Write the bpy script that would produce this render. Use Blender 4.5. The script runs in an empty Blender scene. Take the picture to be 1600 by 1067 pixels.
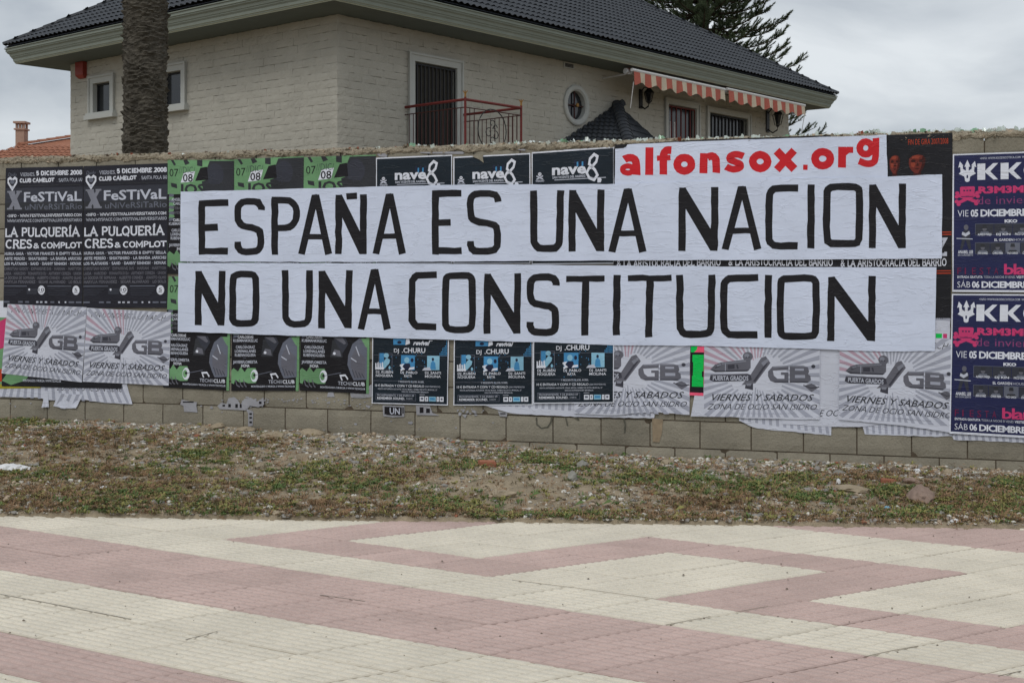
import bpy, bmesh, math, random
import numpy as np
from mathutils import Matrix, Vector, noise
R = math.radians
random.seed(11); rng = np.random.default_rng(5)
sc = bpy.context.scene
COL = sc.collection

# ------------------------------------------------------------------ camera
F, CX, HY, EYE = 1850.0, 800.0, 420.0, 1.5      # focal length and horizon of the photograph, eye height
cam_d = bpy.data.cameras.new('camera'); cam = bpy.data.objects.new('camera', cam_d); COL.objects.link(cam)
cam.location = (0, 0, EYE); cam.rotation_euler = (R(90), 0, 0)
cam_d.sensor_width = 36; cam_d.lens = F / 1600 * 36
cam_d.shift_y = -(533.5 - HY) / 1600
cam_d.clip_start = .1; cam_d.clip_end = 3000
sc.camera = cam

# ------------------------------------------------------------------ sky and sun (overcast)
SUN_EL, SUN_AZ = 52, 205     # degrees; sun high behind the camera, veiled by cloud
w = bpy.data.worlds.new('World'); sc.world = w; w.use_nodes = True
nt = w.node_tree; nt.nodes.clear()
N = nt.nodes.new; Lk = nt.links.new
out = N('ShaderNodeOutputWorld'); bg = N('ShaderNodeBackground'); bg.inputs[1].default_value = .1
sky = N('ShaderNodeTexSky'); sky.sky_type = 'NISHITA'; sky.sun_disc = False
sky.sun_elevation = R(SUN_EL); sky.sun_rotation = R(SUN_AZ)
tc = N('ShaderNodeTexCoord')
mp = N('ShaderNodeMapping'); mp.inputs['Scale'].default_value = (1.0, 1.0, 2.6); mp.inputs['Location'].default_value = (.35, .2, .9)
n1 = N('ShaderNodeTexNoise'); n1.inputs['Scale'].default_value = 3.2; n1.inputs['Detail'].default_value = 7; n1.inputs['Roughness'].default_value = .5
n1.inputs['Distortion'].default_value = .35
cr = N('ShaderNodeValToRGB')
cr.color_ramp.elements[0].position = .38; cr.color_ramp.elements[0].color = (4.2, 4.65, 5.2, 1)
cr.color_ramp.elements[1].position = .60; cr.color_ramp.elements[1].color = (7.8, 8.2, 8.5, 1)
mx = N('ShaderNodeMix'); mx.data_type = 'RGBA'; mx.inputs[0].default_value = .93
Lk(tc.outputs['Generated'], mp.inputs[0]); Lk(mp.outputs[0], n1.inputs[0]); Lk(n1.outputs[0], cr.inputs[0])
Lk(sky.outputs[0], mx.inputs['A']); Lk(cr.outputs[0], mx.inputs['B']); Lk(mx.outputs['Result'], bg.inputs[0]); Lk(bg.outputs[0], out.inputs[0])
sd = bpy.data.lights.new('sun', 'SUN'); sd.energy = 1.1; sd.angle = R(25); sd.color = (1, .97, .92)
so = bpy.data.objects.new('sun', sd); COL.objects.link(so)
a_ = R(SUN_AZ)
sv = Vector((math.sin(a_) * math.cos(R(SUN_EL)), math.cos(a_) * math.cos(R(SUN_EL)), math.sin(R(SUN_EL))))
so.rotation_euler = sv.to_track_quat('Z', 'Y').to_euler(); so.location = (0, -5, 20)
sc.view_settings.view_transform = 'Standard'; sc.view_settings.look = 'None'
sc.view_settings.gamma = 1; sc.view_settings.exposure = 0; sc.view_settings.use_curve_mapping = False

# ------------------------------------------------------------------ materials
def srgb(r, g, b):
    return tuple(((c / 255) / 12.92 if c / 255 < .04045 else ((c / 255 + .055) / 1.055) ** 2.4) for c in (r, g, b))
def mat(name, col, rough=.85, var=.0, vscale=6, bump=.0, bscale=40, spec=.3, trans=0, metal=0, objvar=0, fine=0):
    m = bpy.data.materials.new(name); m.use_nodes = True
    t = m.node_tree; b = t.nodes['Principled BSDF']
    b.inputs['Base Color'].default_value = (*col, 1); b.inputs['Roughness'].default_value = rough
    b.inputs['Specular IOR Level'].default_value = spec; b.inputs['Metallic'].default_value = metal
    b.inputs['Transmission Weight'].default_value = trans
    geo = t.nodes.new('ShaderNodeNewGeometry'); src = None
    if var or objvar or fine:
        rgb = t.nodes.new('ShaderNodeHueSaturation'); rgb.inputs['Color'].default_value = (*col, 1)
        val = t.nodes.new('ShaderNodeMath'); val.operation = 'ADD'; val.inputs[0].default_value = 1; val.inputs[1].default_value = 0
        last = val
        if var:
            nz = t.nodes.new('ShaderNodeTexNoise'); nz.inputs['Scale'].default_value = vscale; nz.inputs['Detail'].default_value = 6
            nz.inputs['Roughness'].default_value = .65
            t.links.new(geo.outputs['Position'], nz.inputs[0])
            mr = t.nodes.new('ShaderNodeMapRange'); mr.inputs[1].default_value = .3; mr.inputs[2].default_value = .7
            mr.inputs[3].default_value = -var; mr.inputs[4].default_value = var
            t.links.new(nz.outputs[0], mr.inputs[0]); t.links.new(mr.outputs[0], val.inputs[1])
        if fine:
            nz = t.nodes.new('ShaderNodeTexNoise'); nz.inputs['Scale'].default_value = 160; nz.inputs['Detail'].default_value = 3
            t.links.new(geo.outputs['Position'], nz.inputs[0])
            mr = t.nodes.new('ShaderNodeMapRange'); mr.inputs[1].default_value = .3; mr.inputs[2].default_value = .7
            mr.inputs[3].default_value = -fine; mr.inputs[4].default_value = fine
            ad = t.nodes.new('ShaderNodeMath'); ad.operation = 'ADD'
            t.links.new(nz.outputs[0], mr.inputs[0]); t.links.new(mr.outputs[0], ad.inputs[1]); t.links.new(last.outputs[0], ad.inputs[0]); last = ad
        if objvar:
            oi = t.nodes.new('ShaderNodeObjectInfo')
            ma = t.nodes.new('ShaderNodeMapRange'); ma.inputs[3].default_value = -objvar; ma.inputs[4].default_value = objvar
            ad = t.nodes.new('ShaderNodeMath'); ad.operation = 'ADD'
            t.links.new(oi.outputs['Random'], ma.inputs[0]); t.links.new(last.outputs[0], ad.inputs[0]); t.links.new(ma.outputs[0], ad.inputs[1]); last = ad
        t.links.new(last.outputs[0], rgb.inputs['Value']); t.links.new(rgb.outputs[0], b.inputs['Base Color'])
    if bump:
        nb = t.nodes.new('ShaderNodeTexNoise'); nb.inputs['Scale'].default_value = bscale; nb.inputs['Detail'].default_value = 5
        t.links.new(geo.outputs['Position'], nb.inputs[0])
        bp = t.nodes.new('ShaderNodeBump'); bp.inputs['Strength'].default_value = bump; bp.inputs['Distance'].default_value = .02
        t.links.new(nb.outputs[0], bp.inputs['Height']); t.links.new(bp.outputs[0], b.inputs['Normal'])
    return m
def paper(name, col, rough=.6, grime=.06):
    """poster paper: soft wrinkles and horizontal creases from the paste, a little grime"""
    m = mat(name, col, rough, spec=.25); t = m.node_tree; b = t.nodes['Principled BSDF']
    geo = t.nodes.new('ShaderNodeNewGeometry')
    mpn = t.nodes.new('ShaderNodeMapping'); mpn.inputs['Scale'].default_value = (1.2, 1.2, 7)
    t.links.new(geo.outputs['Position'], mpn.inputs[0])
    na = t.nodes.new('ShaderNodeTexNoise'); na.inputs['Scale'].default_value = 2.2; na.inputs['Detail'].default_value = 4; na.inputs['Distortion'].default_value = .8
    t.links.new(mpn.outputs[0], na.inputs[0])
    # crease lines: thin ridges where the noise crosses its middle
    sb = t.nodes.new('ShaderNodeMath'); sb.operation = 'SUBTRACT'; sb.inputs[1].default_value = .5
    ab = t.nodes.new('ShaderNodeMath'); ab.operation = 'ABSOLUTE'
    mr = t.nodes.new('ShaderNodeMapRange'); mr.inputs[1].default_value = 0; mr.inputs[2].default_value = .02; mr.inputs[3].default_value = 1; mr.inputs[4].default_value = 0
    t.links.new(na.outputs[0], sb.inputs[0]); t.links.new(sb.outputs[0], ab.inputs[0]); t.links.new(ab.outputs[0], mr.inputs[0])
    nb = t.nodes.new('ShaderNodeTexNoise'); nb.inputs['Scale'].default_value = 14; nb.inputs['Detail'].default_value = 4
    t.links.new(geo.outputs['Position'], nb.inputs[0])
    ad = t.nodes.new('ShaderNodeMath'); ad.operation = 'MULTIPLY_ADD'; ad.inputs[1].default_value = 1.6
    t.links.new(nb.outputs[0], ad.inputs[0]); t.links.new(mr.outputs[0], ad.inputs[2])
    bp = t.nodes.new('ShaderNodeBump'); bp.inputs['Strength'].default_value = .42; bp.inputs['Distance'].default_value = .006
    t.links.new(ad.outputs[0], bp.inputs['Height']); t.links.new(bp.outputs[0], b.inputs['Normal'])
    hs = t.nodes.new('ShaderNodeHueSaturation'); hs.inputs['Color'].default_value = (*col, 1)
    nc = t.nodes.new('ShaderNodeTexNoise'); nc.inputs['Scale'].default_value = 3; nc.inputs['Detail'].default_value = 6
    t.links.new(geo.outputs['Position'], nc.inputs[0])
    m2 = t.nodes.new('ShaderNodeMapRange'); m2.inputs[1].default_value = .3; m2.inputs[2].default_value = .7; m2.inputs[3].default_value = 1 - grime; m2.inputs[4].default_value = 1 + grime
    t.links.new(nc.outputs[0], m2.inputs[0]); t.links.new(m2.outputs[0], hs.inputs['Value']); t.links.new(hs.outputs[0], b.inputs['Base Color'])
    return m

M = {}
M['block'] = mat('concrete_block', srgb(139, 133, 119), .95, .2, 3.0, .35, 60, objvar=.09, fine=.10)
M['mark'] = mat('faded_mark', srgb(92, 90, 80), .95, .2, 20)
M['rust_stain'] = mat('rust_stain', srgb(148, 132, 110), .95, .2, 20)
M['core'] = mat('wall_core', srgb(84, 74, 62), .95, .2, 8, .4, 30)
M['cap'] = mat('mortar_cap', srgb(152, 142, 124), .95, .3, 14, .9, 60, fine=.4)
M['sheet'] = paper('paper_white', srgb(216, 224, 244), .55, .06)
M['sheet_grey'] = paper('paper_grey_white', srgb(208, 211, 224), .55, .06)
M['sheet_dark'] = paper('paper_black', (.014, .014, .018), .45, .2)
M['sheet_slate'] = paper('paper_slate', (.020, .020, .030), .5, .2)
M['sheet_navy'] = paper('paper_navy', (.020, .024, .085), .5, .1)
M['sheet_blueblack'] = paper('paper_blueblack', (.010, .018, .028), .45, .2)
M['sheet_green'] = paper('paper_green', srgb(112, 156, 112), .55, .25)
M['ink'] = paper('ink_black', (.012, .011, .014), .5, .1)
M['ink_red'] = paper('ink_red', srgb(206, 34, 44), .5, .06)
M['ink_white'] = paper('ink_white', srgb(226, 229, 240), .55, .05)
M['ink_silver'] = paper('ink_silver', srgb(196, 200, 214), .55, .05)
M['ink_mid'] = paper('ink_mid', srgb(106, 110, 124), .55, .1)
M['ink_low'] = paper('ink_low', srgb(58, 60, 70), .55, .1)
M['ink_dusk'] = paper('ink_dusk', (.035, .037, .044), .55, .2)
M['ray'] = paper('ink_ray_grey', srgb(168, 171, 186), .55, .1)
M['ray_pink'] = paper('ink_ray_pink', srgb(188, 160, 176), .55, .1)
M['gb'] = paper('ink_emblem', srgb(104, 104, 114), .5, .15)
M['gb_light'] = paper('ink_emblem_light', srgb(134, 136, 148), .5, .15)
M['gb_dark'] = paper('ink_emblem_dark', srgb(66, 66, 76), .5, .15)
M['ink_blue'] = paper('ink_blue', srgb(70, 140, 190), .5, .2)
M['ink_paleblue'] = paper('ink_paleblue', srgb(140, 190, 215), .5, .2)
M['ink_pink'] = paper('ink_pink', srgb(206, 62, 116), .5, .05)
M['ink_maroon'] = paper('ink_maroon', srgb(122, 34, 74), .5, .05)
M['ink_neon'] = paper('ink_neon_green', srgb(0, 200, 84), .5, .05)
M['ink_neonpink'] = paper('ink_neon_pink', srgb(250, 96, 130), .5, .05)
M['ink_face'] = paper('ink_face', srgb(112, 46, 38), .5, .2)
M['ink_facehi'] = paper('ink_face_light', srgb(150, 66, 48), .5, .2)
M['ink_facedark'] = paper('ink_face_dark', srgb(66, 24, 20), .5, .2)
M['ink_orange'] = paper('ink_orange', srgb(196, 70, 40), .5, .05)
M['ink_yellow'] = paper('ink_yellow', srgb(170, 160, 50), .5, .05)
M['ink_plum'] = paper('ink_plum', srgb(140, 66, 116), .5, .05)
M['scrap'] = paper('scrap_paper', srgb(158, 158, 164), .6, .15)
M['ink_navy'] = paper('ink_navydark', (.016, .020, .05), .5, .1)
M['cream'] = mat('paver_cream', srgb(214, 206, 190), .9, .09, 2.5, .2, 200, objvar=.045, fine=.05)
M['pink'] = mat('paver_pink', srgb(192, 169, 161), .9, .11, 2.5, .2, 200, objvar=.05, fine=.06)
M['cream_low'] = mat('paver_cream_recess_shade', srgb(204, 195, 178), .95, .12, 5)  # darker recess: relief shading painted into the colour, with some groove dirt
M['pink_low'] = mat('paver_pink_recess_shade', srgb(181, 158, 150), .95, .12, 5)  # same painted shade and groove dirt between the pink pads
M['bed'] = mat('pavement_bed', srgb(150, 140, 122), .95, .1, 8)
M['brick'] = mat('white_painted_brick', srgb(175, 172, 162), .95, .10, 1.0, .6, 30, objvar=.03, fine=.03)
M['trim'] = mat('white_trim', srgb(180, 182, 178), .8, .04, 4)
M['cornice'] = mat('cornice_paint', srgb(132, 139, 130), .8, .06, 3)
M['cornice_line'] = mat('cornice_cream_line', srgb(158, 160, 140), .8, .05, 3)
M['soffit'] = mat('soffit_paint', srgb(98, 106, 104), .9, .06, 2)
M['tile'] = mat('roof_tile_slate', srgb(52, 56, 62), .6, .12, 3, .1, 30, spec=.4, objvar=.12)
M['glass'] = mat('window_glass', (.02, .022, .026), .12, spec=.6)
M['shutter'] = mat('dark_shutter', srgb(64, 60, 54), .6, .2, 8)
M['iron'] = mat('black_iron', (.02, .02, .022), .5)
M['iron_red'] = mat('red_oxide_iron', srgb(104, 40, 38), .55, .1, 20)
M['iron_brown'] = mat('brown_iron', srgb(66, 34, 30), .55, .1, 20)
M['gold'] = mat('gilt', srgb(150, 110, 50), .5)
M['awn_red'] = mat('awning_red', srgb(168, 92, 78), .85, .08, 6)
M['awn_cream'] = mat('awning_cream', srgb(190, 178, 158), .85, .05, 6)
M['white'] = mat('white_metal', srgb(205, 205, 205), .5)
M['redbox'] = mat('alarm_red', srgb(140, 56, 46), .5)
M['bark'] = mat('palm_bark', srgb(84, 79, 70), .95, .35, 9, .8, 40, objvar=.15)
M['frond'] = mat('palm_frond', srgb(70, 88, 44), .7, .2, 3)
M['pinebark'] = mat('pine_bark', srgb(72, 62, 52), .95, .2, 9)
M['needle'] = mat('pine_needles', srgb(76, 88, 62), .75, .35, 1.2)
M['roof_orange'] = mat('orange_roof_tile', srgb(158, 108, 86), .9, .15, 3, .3, 20)
M['chimney'] = mat('chimney_render', srgb(172, 142, 126), .9, .1, 3)
M['render_wall'] = mat('far_render', srgb(190, 182, 168), .9, .05, 1)
M['soil'] = mat('soil', srgb(152, 138, 116), .97, .28, 7, .6, 60, fine=.15)
M['gravel_light'] = mat('gravel_light', srgb(206, 202, 192), .9, .18, 20)
M['gravel_grey'] = mat('gravel_grey', srgb(146, 142, 136), .9, .2, 20)
M['gravel_tan'] = mat('gravel_tan', srgb(174, 156, 134), .9, .2, 20)
M['gravel_dark'] = mat('gravel_dark', srgb(104, 92, 80), .9, .2, 20)
M['gravel_rust'] = mat('gravel_rust', srgb(150, 98, 76), .9, .2, 20)
M['weed_green'] = mat('weed_green', srgb(94, 114, 64), .75, .3, 10)
M['weed_olive'] = mat('weed_olive', srgb(138, 134, 80), .8, .3, 10)
M['weed_dry'] = mat('weed_dry', srgb(146, 118, 90), .9, .3, 10)
M['weed_dark'] = mat('weed_dark', srgb(96, 86, 62), .9, .3, 10)
M['glass_clear'] = mat('glass_clear', srgb(226, 236, 230), .15, .08, 30, spec=.6, trans=.4)
M['glass_green'] = mat('glass_green', srgb(140, 186, 152), .15, .25, 30, spec=.6, trans=.3)
M['glass_brown'] = mat('glass_brown', srgb(140, 84, 44), .15, .2, 30, spec=.6, trans=.3)
M['shard_rust'] = mat('fired_clay', srgb(136, 72, 50), .9, .2, 30)
M['rock_brown'] = mat('rock_brown', srgb(144, 124, 112), .95, .2, 14, .5, 30)
M['rock_beige'] = mat('rock_beige', srgb(160, 146, 124), .95, .15, 14, .4, 30)
M['rock_grey'] = mat('rock_grey', srgb(140, 138, 130), .95, .15, 14, .4, 30)
M['brick_orange'] = mat('brick_orange', srgb(164, 108, 84), .9, .12, 20, .3, 60)
M['litter'] = mat('litter_white', srgb(222, 222, 222), .6, .05, 20)
M['stick'] = mat('dry_stick', srgb(150, 134, 104), .9, .1, 20)
M['earth'] = mat('far_earth', srgb(132, 118, 96), .95, .2, .5)
M['crack'] = mat('joint_dirt', srgb(124, 114, 100), .95, .2, 30)

# ------------------------------------------------------------------ helpers
def new_mesh(name, V, Fc, m=None, smooth=False):
    me = bpy.data.meshes.new(name)
    me.from_pydata([tuple(v) for v in V], [], [tuple(f) for f in Fc]); me.update()
    if m is not None:
        for k in (m if isinstance(m, (list, tuple)) else [m]): me.materials.append(k)
    if smooth: me.polygons.foreach_set('use_smooth', [True] * len(me.polygons))
    return me
def link(name, me, parent=None, loc=None, mw=None):
    o = bpy.data.objects.new(name, me); COL.objects.link(o)
    if parent: o.parent = parent
    if loc is not None: o.location = loc
    if mw is not None: o.matrix_local = mw
    return o
def tag(o, label=None, cat=None, group=None, kind=None):
    if label: o['label'] = label
    if cat: o['category'] = cat
    if group: o['group'] = group
    if kind: o['kind'] = kind
    return o
def empty(name, loc, label=None, cat=None, group=None):
    o = bpy.data.objects.new(name, None); COL.objects.link(o); o.location = loc; o.empty_display_size = .2
    return tag(o, label, cat, group)
class MB:
    """collects shapes in world coordinates; build() links them as one mesh under a parent"""
    def __init__(s): s.V = []; s.F = []; s.MI = []
    def add(s, V, Fc, mi=0):
        b = len(s.V); s.V += [tuple(v) for v in V]; s.F += [tuple(i + b for i in f) for f in Fc]; s.MI += [mi] * len(Fc)
    def box8(s, P, mi=0):      # P: 4 bottom + 4 top
        s.add(P, [(0, 3, 2, 1), (4, 5, 6, 7), (0, 1, 5, 4), (1, 2, 6, 5), (2, 3, 7, 6), (3, 0, 4, 7)], mi)
    def fbox(s, fr, s0, s1, z0, z1, o0, o1, mi=0):   # box in a wall frame
        s.box8([fr(s0, z0, o1), fr(s1, z0, o1), fr(s1, z0, o0), fr(s0, z0, o0), fr(s0, z1, o1), fr(s1, z1, o1), fr(s1, z1, o0), fr(s0, z1, o0)], mi)
    def box(s, x0, x1, y0, y1, z0, z1, mi=0):
        s.box8([(x0, y0, z0), (x1, y0, z0), (x1, y1, z0), (x0, y1, z0), (x0, y0, z1), (x1, y0, z1), (x1, y1, z1), (x0, y1, z1)], mi)
    def tube(s, pts, rad, n=6, mi=0, cap=True):
        pts = [Vector(p) for p in pts]; rad = rad if isinstance(rad, (list, tuple)) else [rad] * len(pts)
        rings = []
        for i, p in enumerate(pts):
            d = (pts[min(i + 1, len(pts) - 1)] - pts[max(i - 1, 0)]).normalized()
            u = d.cross(Vector((0, 0, 1)) if abs(d.z) < .9 else Vector((1, 0, 0))).normalized(); v = d.cross(u)
            rings.append([p + (u * math.cos(2 * math.pi * k / n) + v * math.sin(2 * math.pi * k / n)) * rad[i] for k in range(n)])
        V = [q for r in rings for q in r]; Fc = []
        for i in range(len(rings) - 1):
            for k in range(n):
                a = i * n + k; b = i * n + (k + 1) % n; Fc.append((a, b, b + n, a + n))
        if cap: Fc.append(tuple(range(n))[::-1]); Fc.append(tuple(range(len(V) - n, len(V))))
        s.add(V, Fc, mi)
    def build(s, name, m, parent=None, origin=None, smooth=False):
        if parent is not None: org = wpos(parent)
        else: org = origin or (0, 0, 0)
        org = Vector(org)
        me = new_mesh(name, [Vector(v) - org for v in s.V], s.F, m, smooth)
        if isinstance(m, (list, tuple)): me.polygons.foreach_set('material_index', s.MI)
        o = link(name, me, parent)
        if parent is None: o.location = org
        return o
def wpos(o):      # summed location of a chain of unrotated parents
    v = Vector(o.location)
    while o.parent: o = o.parent; v += Vector(o.location)
    return v
def pieces(parent, name, items, limit=300, stuff_label=None):
    """items: (mesh, world matrix). The first `limit` become parts, the rest ONE stuff part."""
    T = Matrix.Translation(-wpos(parent))
    for me, mw in items[:limit]: link(name, me, parent, mw=T @ mw)
    rest = items[limit:]
    if rest:
        cache = {}; VV = []; FF = []; MI = []; b = 0; mats = []
        for me, mw in rest:
            if me.name not in cache:
                co = np.empty(len(me.vertices) * 3); me.vertices.foreach_get('co', co)
                cache[me.name] = (co.reshape(-1, 3), [tuple(p.vertices) for p in me.polygons], [me.materials[p.material_index] for p in me.polygons])
            co, fs, mm = cache[me.name]
            for x_ in mm:
                if x_ not in mats: mats.append(x_)
            A = np.array(T @ mw); q = co @ A[:3, :3].T + A[:3, 3]
            VV.append(q); FF += [tuple(i + b for i in f) for f in fs]; MI += [mats.index(x_) for x_ in mm]; b += len(q)
        me = new_mesh(name + '_rest', np.vstack(VV).tolist(), FF, mats)
        me.polygons.foreach_set('material_index', MI)
        o = link(name + 's', me, parent); o['kind'] = 'stuff'
def lerp(a, b, t): return a + (b - a) * t

# ------------------------------------------------------------------ frame of the poster wall
TW = 1850 / 7000.0; WL = math.hypot(1, TW)
WT = Vector((1 / WL, -TW / WL, 0)); WN = Vector((-TW / WL, -1 / WL, 0)); W0 = Vector((0, 9.5, 0))
def wall(s, z, off=0.0): 
    p = W0 + WT * s + WN * off; return Vector((p.x, p.y, z))
def wsz(px, py):          # a point of the wall face: (distance along it, height)
    k = (px - CX) / F; Y = 9.5 / (1 + TW * k); X = k * Y
    return X * WL, EYE + (HY - py) / F * Y
def wpx(px, py, off=0.0):
    s, z = wsz(px, py); return wall(s, z, off)

# ------------------------------------------------------------------ ground
def yedge(x): return 7.0 - .056 * x
def ywall(x): return 9.5 - TW * x
def hgt(x, y):
    ye, yw = yedge(x), ywall(x)
    t = (y - ye) / (yw - ye)
    k_ = min(1, max(0, (x + .6) / 1.5)); zb = .122 - .006 * x - .058 * k_ * k_ * (3 - 2 * k_)
    if t < 0: return -.03 + max(-.06, t * .3)
    base = .022 + min(t, 1.15) * (zb - .022)
    n = noise.noise(Vector((x * .9, y * .9, 0))) * .035 + noise.noise(Vector((x * 3, y * 3, 4))) * .016 + noise.noise(Vector((x * 9, y * 9, 9))) * .007
    m = 0
    for mx_, my_, r_, a in ((-.13, 8.0, .34, .075), (2.9, 7.9, .5, .02), (-3.4, 9.6, .9, .03)):
        m += a * math.exp(-((x - mx_) ** 2 + (y - my_) ** 2) / r_ ** 2)
    k = min(1, max(0, t * 8))
    return base + (n + m) * k
def gpx(px, py, z=0.05):
    Y = (EYE - z) * F / (py - HY); return (px - CX) / F * Y, Y

xs = np.linspace(-9, 8, 300); V = []; Fc = []; ny = 70
for i, x in enumerate(xs):
    for j in range(ny):
        y = lerp(yedge(x) - .02 + .012 * noise.noise(Vector((x * 6, 0, 3))), ywall(x) + .12, j / (ny - 1)); V.append((x, y, hgt(x, y)))
for i in range(len(xs) - 1):
    for j in range(ny - 1):
        a = i * ny + j; Fc.append((a, a + ny, a + ny + 1, a + 1))
o = link('waste_ground', new_mesh('waste_ground', V, Fc, M['soil'], True)); o['kind'] = 'structure'
b = MB(); b.add([(-900, -500, -.12), (900, -500, -.12), (900, 1600, -.12), (-900, 1600, -.12)], [(0, 1, 2, 3)])
o = b.build('ground', M['earth']); o['kind'] = 'structure'

# pavement: rhombic relief pavers in a meander of cream and pink
PA = Vector((.37491, -.19812, 0)); PB1 = Vector((.31154, .16420, 0)); PB0 = PB1 * 1.178; PO = Vector((-.1128, 5.7912, 0))
def lat(i, j): return PO + PA * i + (PB1 if j > 0 else PB0) * j
def is_pink(i, j):
    if j < 0:
        return j in (-2, -3, -6, -9, -10, -13, -14, -17, -18)
    if j >= 8: return False
    if j >= 6: return True
    if j > 3: return False
    m = (i + 4) % 6
    if i < -4: return False
    if m == 0 or m == 3: return True
    if j == 0: return m in (1, 2)
    if j == 3: return m in (4, 5)
    return False
def paver_mesh(B, m, seed, mlow):
    rr = random.Random(seed); mb = MB(); g = .004; t = .03
    A = PA; la, lb = A.length, B.length
    def P(u, v, z): return A * u + B * v + Vector((0, 0, z))
    e, f_ = g / la, g / lb; c = .006 / la
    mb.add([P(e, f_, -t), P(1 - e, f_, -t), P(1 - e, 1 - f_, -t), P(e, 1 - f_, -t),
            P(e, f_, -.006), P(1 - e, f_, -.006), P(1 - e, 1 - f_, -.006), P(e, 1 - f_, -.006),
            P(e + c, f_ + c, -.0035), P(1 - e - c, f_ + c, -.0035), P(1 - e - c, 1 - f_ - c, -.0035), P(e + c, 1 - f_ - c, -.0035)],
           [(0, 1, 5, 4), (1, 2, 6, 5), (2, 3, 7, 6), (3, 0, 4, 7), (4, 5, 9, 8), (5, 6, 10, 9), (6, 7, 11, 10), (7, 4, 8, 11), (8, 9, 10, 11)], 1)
    n = 8; na_ = 4
    for i in range(na_):
        for j in range(n):
            sh = .5 / na_ * (j % 2) 
            u0 = .02 + (i + .06) / na_ * .96; u1 = .02 + (i + .94) / na_ * .96
            v0 = .02 + (j + .16) / n * .96; v1 = .02 + (j + .84) / n * .96
            h = .0022 + rr.uniform(-.0009, .0012); q = .018; iu = q
            mb.add([P(u0, v0, -.0036), P(u1, v0, -.0036), P(u1, v1, -.0036), P(u0, v1, -.0036),
                    P(u0 + iu, v0 + q, h), P(u1 - iu, v0 + q, h), P(u1 - iu, v1 - q, h), P(u0 + iu, v1 - q, h)],
                   [(0, 1, 5, 4), (1, 2, 6, 5), (2, 3, 7, 6), (3, 0, 4, 7), (4, 5, 6, 7)])
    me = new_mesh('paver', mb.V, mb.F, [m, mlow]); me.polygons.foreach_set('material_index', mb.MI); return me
pm = {}
for nm in ('cream', 'pink'):
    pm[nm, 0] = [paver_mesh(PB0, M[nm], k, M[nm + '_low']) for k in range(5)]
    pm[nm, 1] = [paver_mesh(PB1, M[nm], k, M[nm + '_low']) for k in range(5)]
b = MB(); b.add([(-12, -6, -.014), (12, -6, -.014), (12, 6.9, -.014), (-12, 8.2, -.014)], [(0, 1, 2, 3)])
b.add([(-12, -6, -.1), (12, -6, -.1), (12, 6.9, -.1), (-12, 8.2, -.1)], [(0, 3, 2, 1)])
pav = b.build('pavement', M['bed']); pav['kind'] = 'structure'
items = []
for i in range(-26, 24):
    for j in range(-22, 14):
        p = lat(i, j); q = lat(i + 1, j + 1); c = (p + q) / 2
        if c.y < 3.3 or c.y > yedge(c.x) + .25 or abs(c.x) > 5.6: continue
        k = 1 if j >= 0 else 0; nm = 'pink' if is_pink(i, j) else 'cream'
        sx = CX + F * c.x / c.y; sy = HY + F * EYE / c.y
        inv = 0 if (-60 < sx < 1660 and sy < 1120) else 1
        if inv and (sx < -420 or sx > 2020): continue
        mw = Matrix.Translation(p + Vector((0, 0, random.uniform(-.0012, .0012)))) @ Matrix.Rotation(random.uniform(-.0025, .0025), 4, 'Z') @ Matrix.Rotation(random.uniform(-.0015, .0015), 4, 'X')
        items.append((inv * 1000 + c.y, random.choice(pm[nm, k]), mw))
items.sort(key=lambda t: t[0]); pieces(pav, 'paver', [(a, c) for _, a, c in items], 300)

for pts in (((0, 929), (60, 940), (205, 968)), ((800, 907), (900, 919), (1022, 936)), ((1150, 957), (1200, 948)), ((1350, 1027), (1390, 1018), (1435, 1010)), ((1560, 1057), (1600, 1048)), ((290, 1000), (340, 987)), ((500, 930), (570, 940)), ((1040, 977), (1110, 964))):
    b = MB()
    for (x0, y0), (x1, y1) in zip(pts[:-1], pts[1:]):
        a, c = Vector((*gpx(x0, y0, 0), .0)), Vector((*gpx(x1, y1, 0), .0)); nrm = Vector((-(c - a).y, (c - a).x, 0)).normalized() * .0028
        b.add([a - nrm + Vector((0, 0, .0036)), a + nrm + Vector((0, 0, .0036)), c + nrm + Vector((0, 0, .0036)), c - nrm + Vector((0, 0, .0036))], [(0, 1, 2, 3)])
    b.build('joint_dirt', M['crack'], pav)
b = MB(); rr = random.Random(77)
for k in range(90):
    px, py = rr.uniform(0, 1600), rr.uniform(830, 1067); X, Y = gpx(px, py, 0); r = rr.uniform(.002, .006) * (1.5 if rr.random() < .1 else 1); c = Vector((X, Y, .0035)); n = 5
    V = [c + Vector((r * math.cos(q * 1.2566) * rr.uniform(.6, 1.3), r * math.sin(q * 1.2566) * rr.uniform(.6, 1.3), 0)) for q in range(n)] + [c + Vector((0, 0, r * .8))]
    b.add(V, [(q, (q + 1) % n, n) for q in range(n)])
o = b.build('grit', M['gravel_dark'], pav); o['kind'] = 'stuff'

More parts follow.
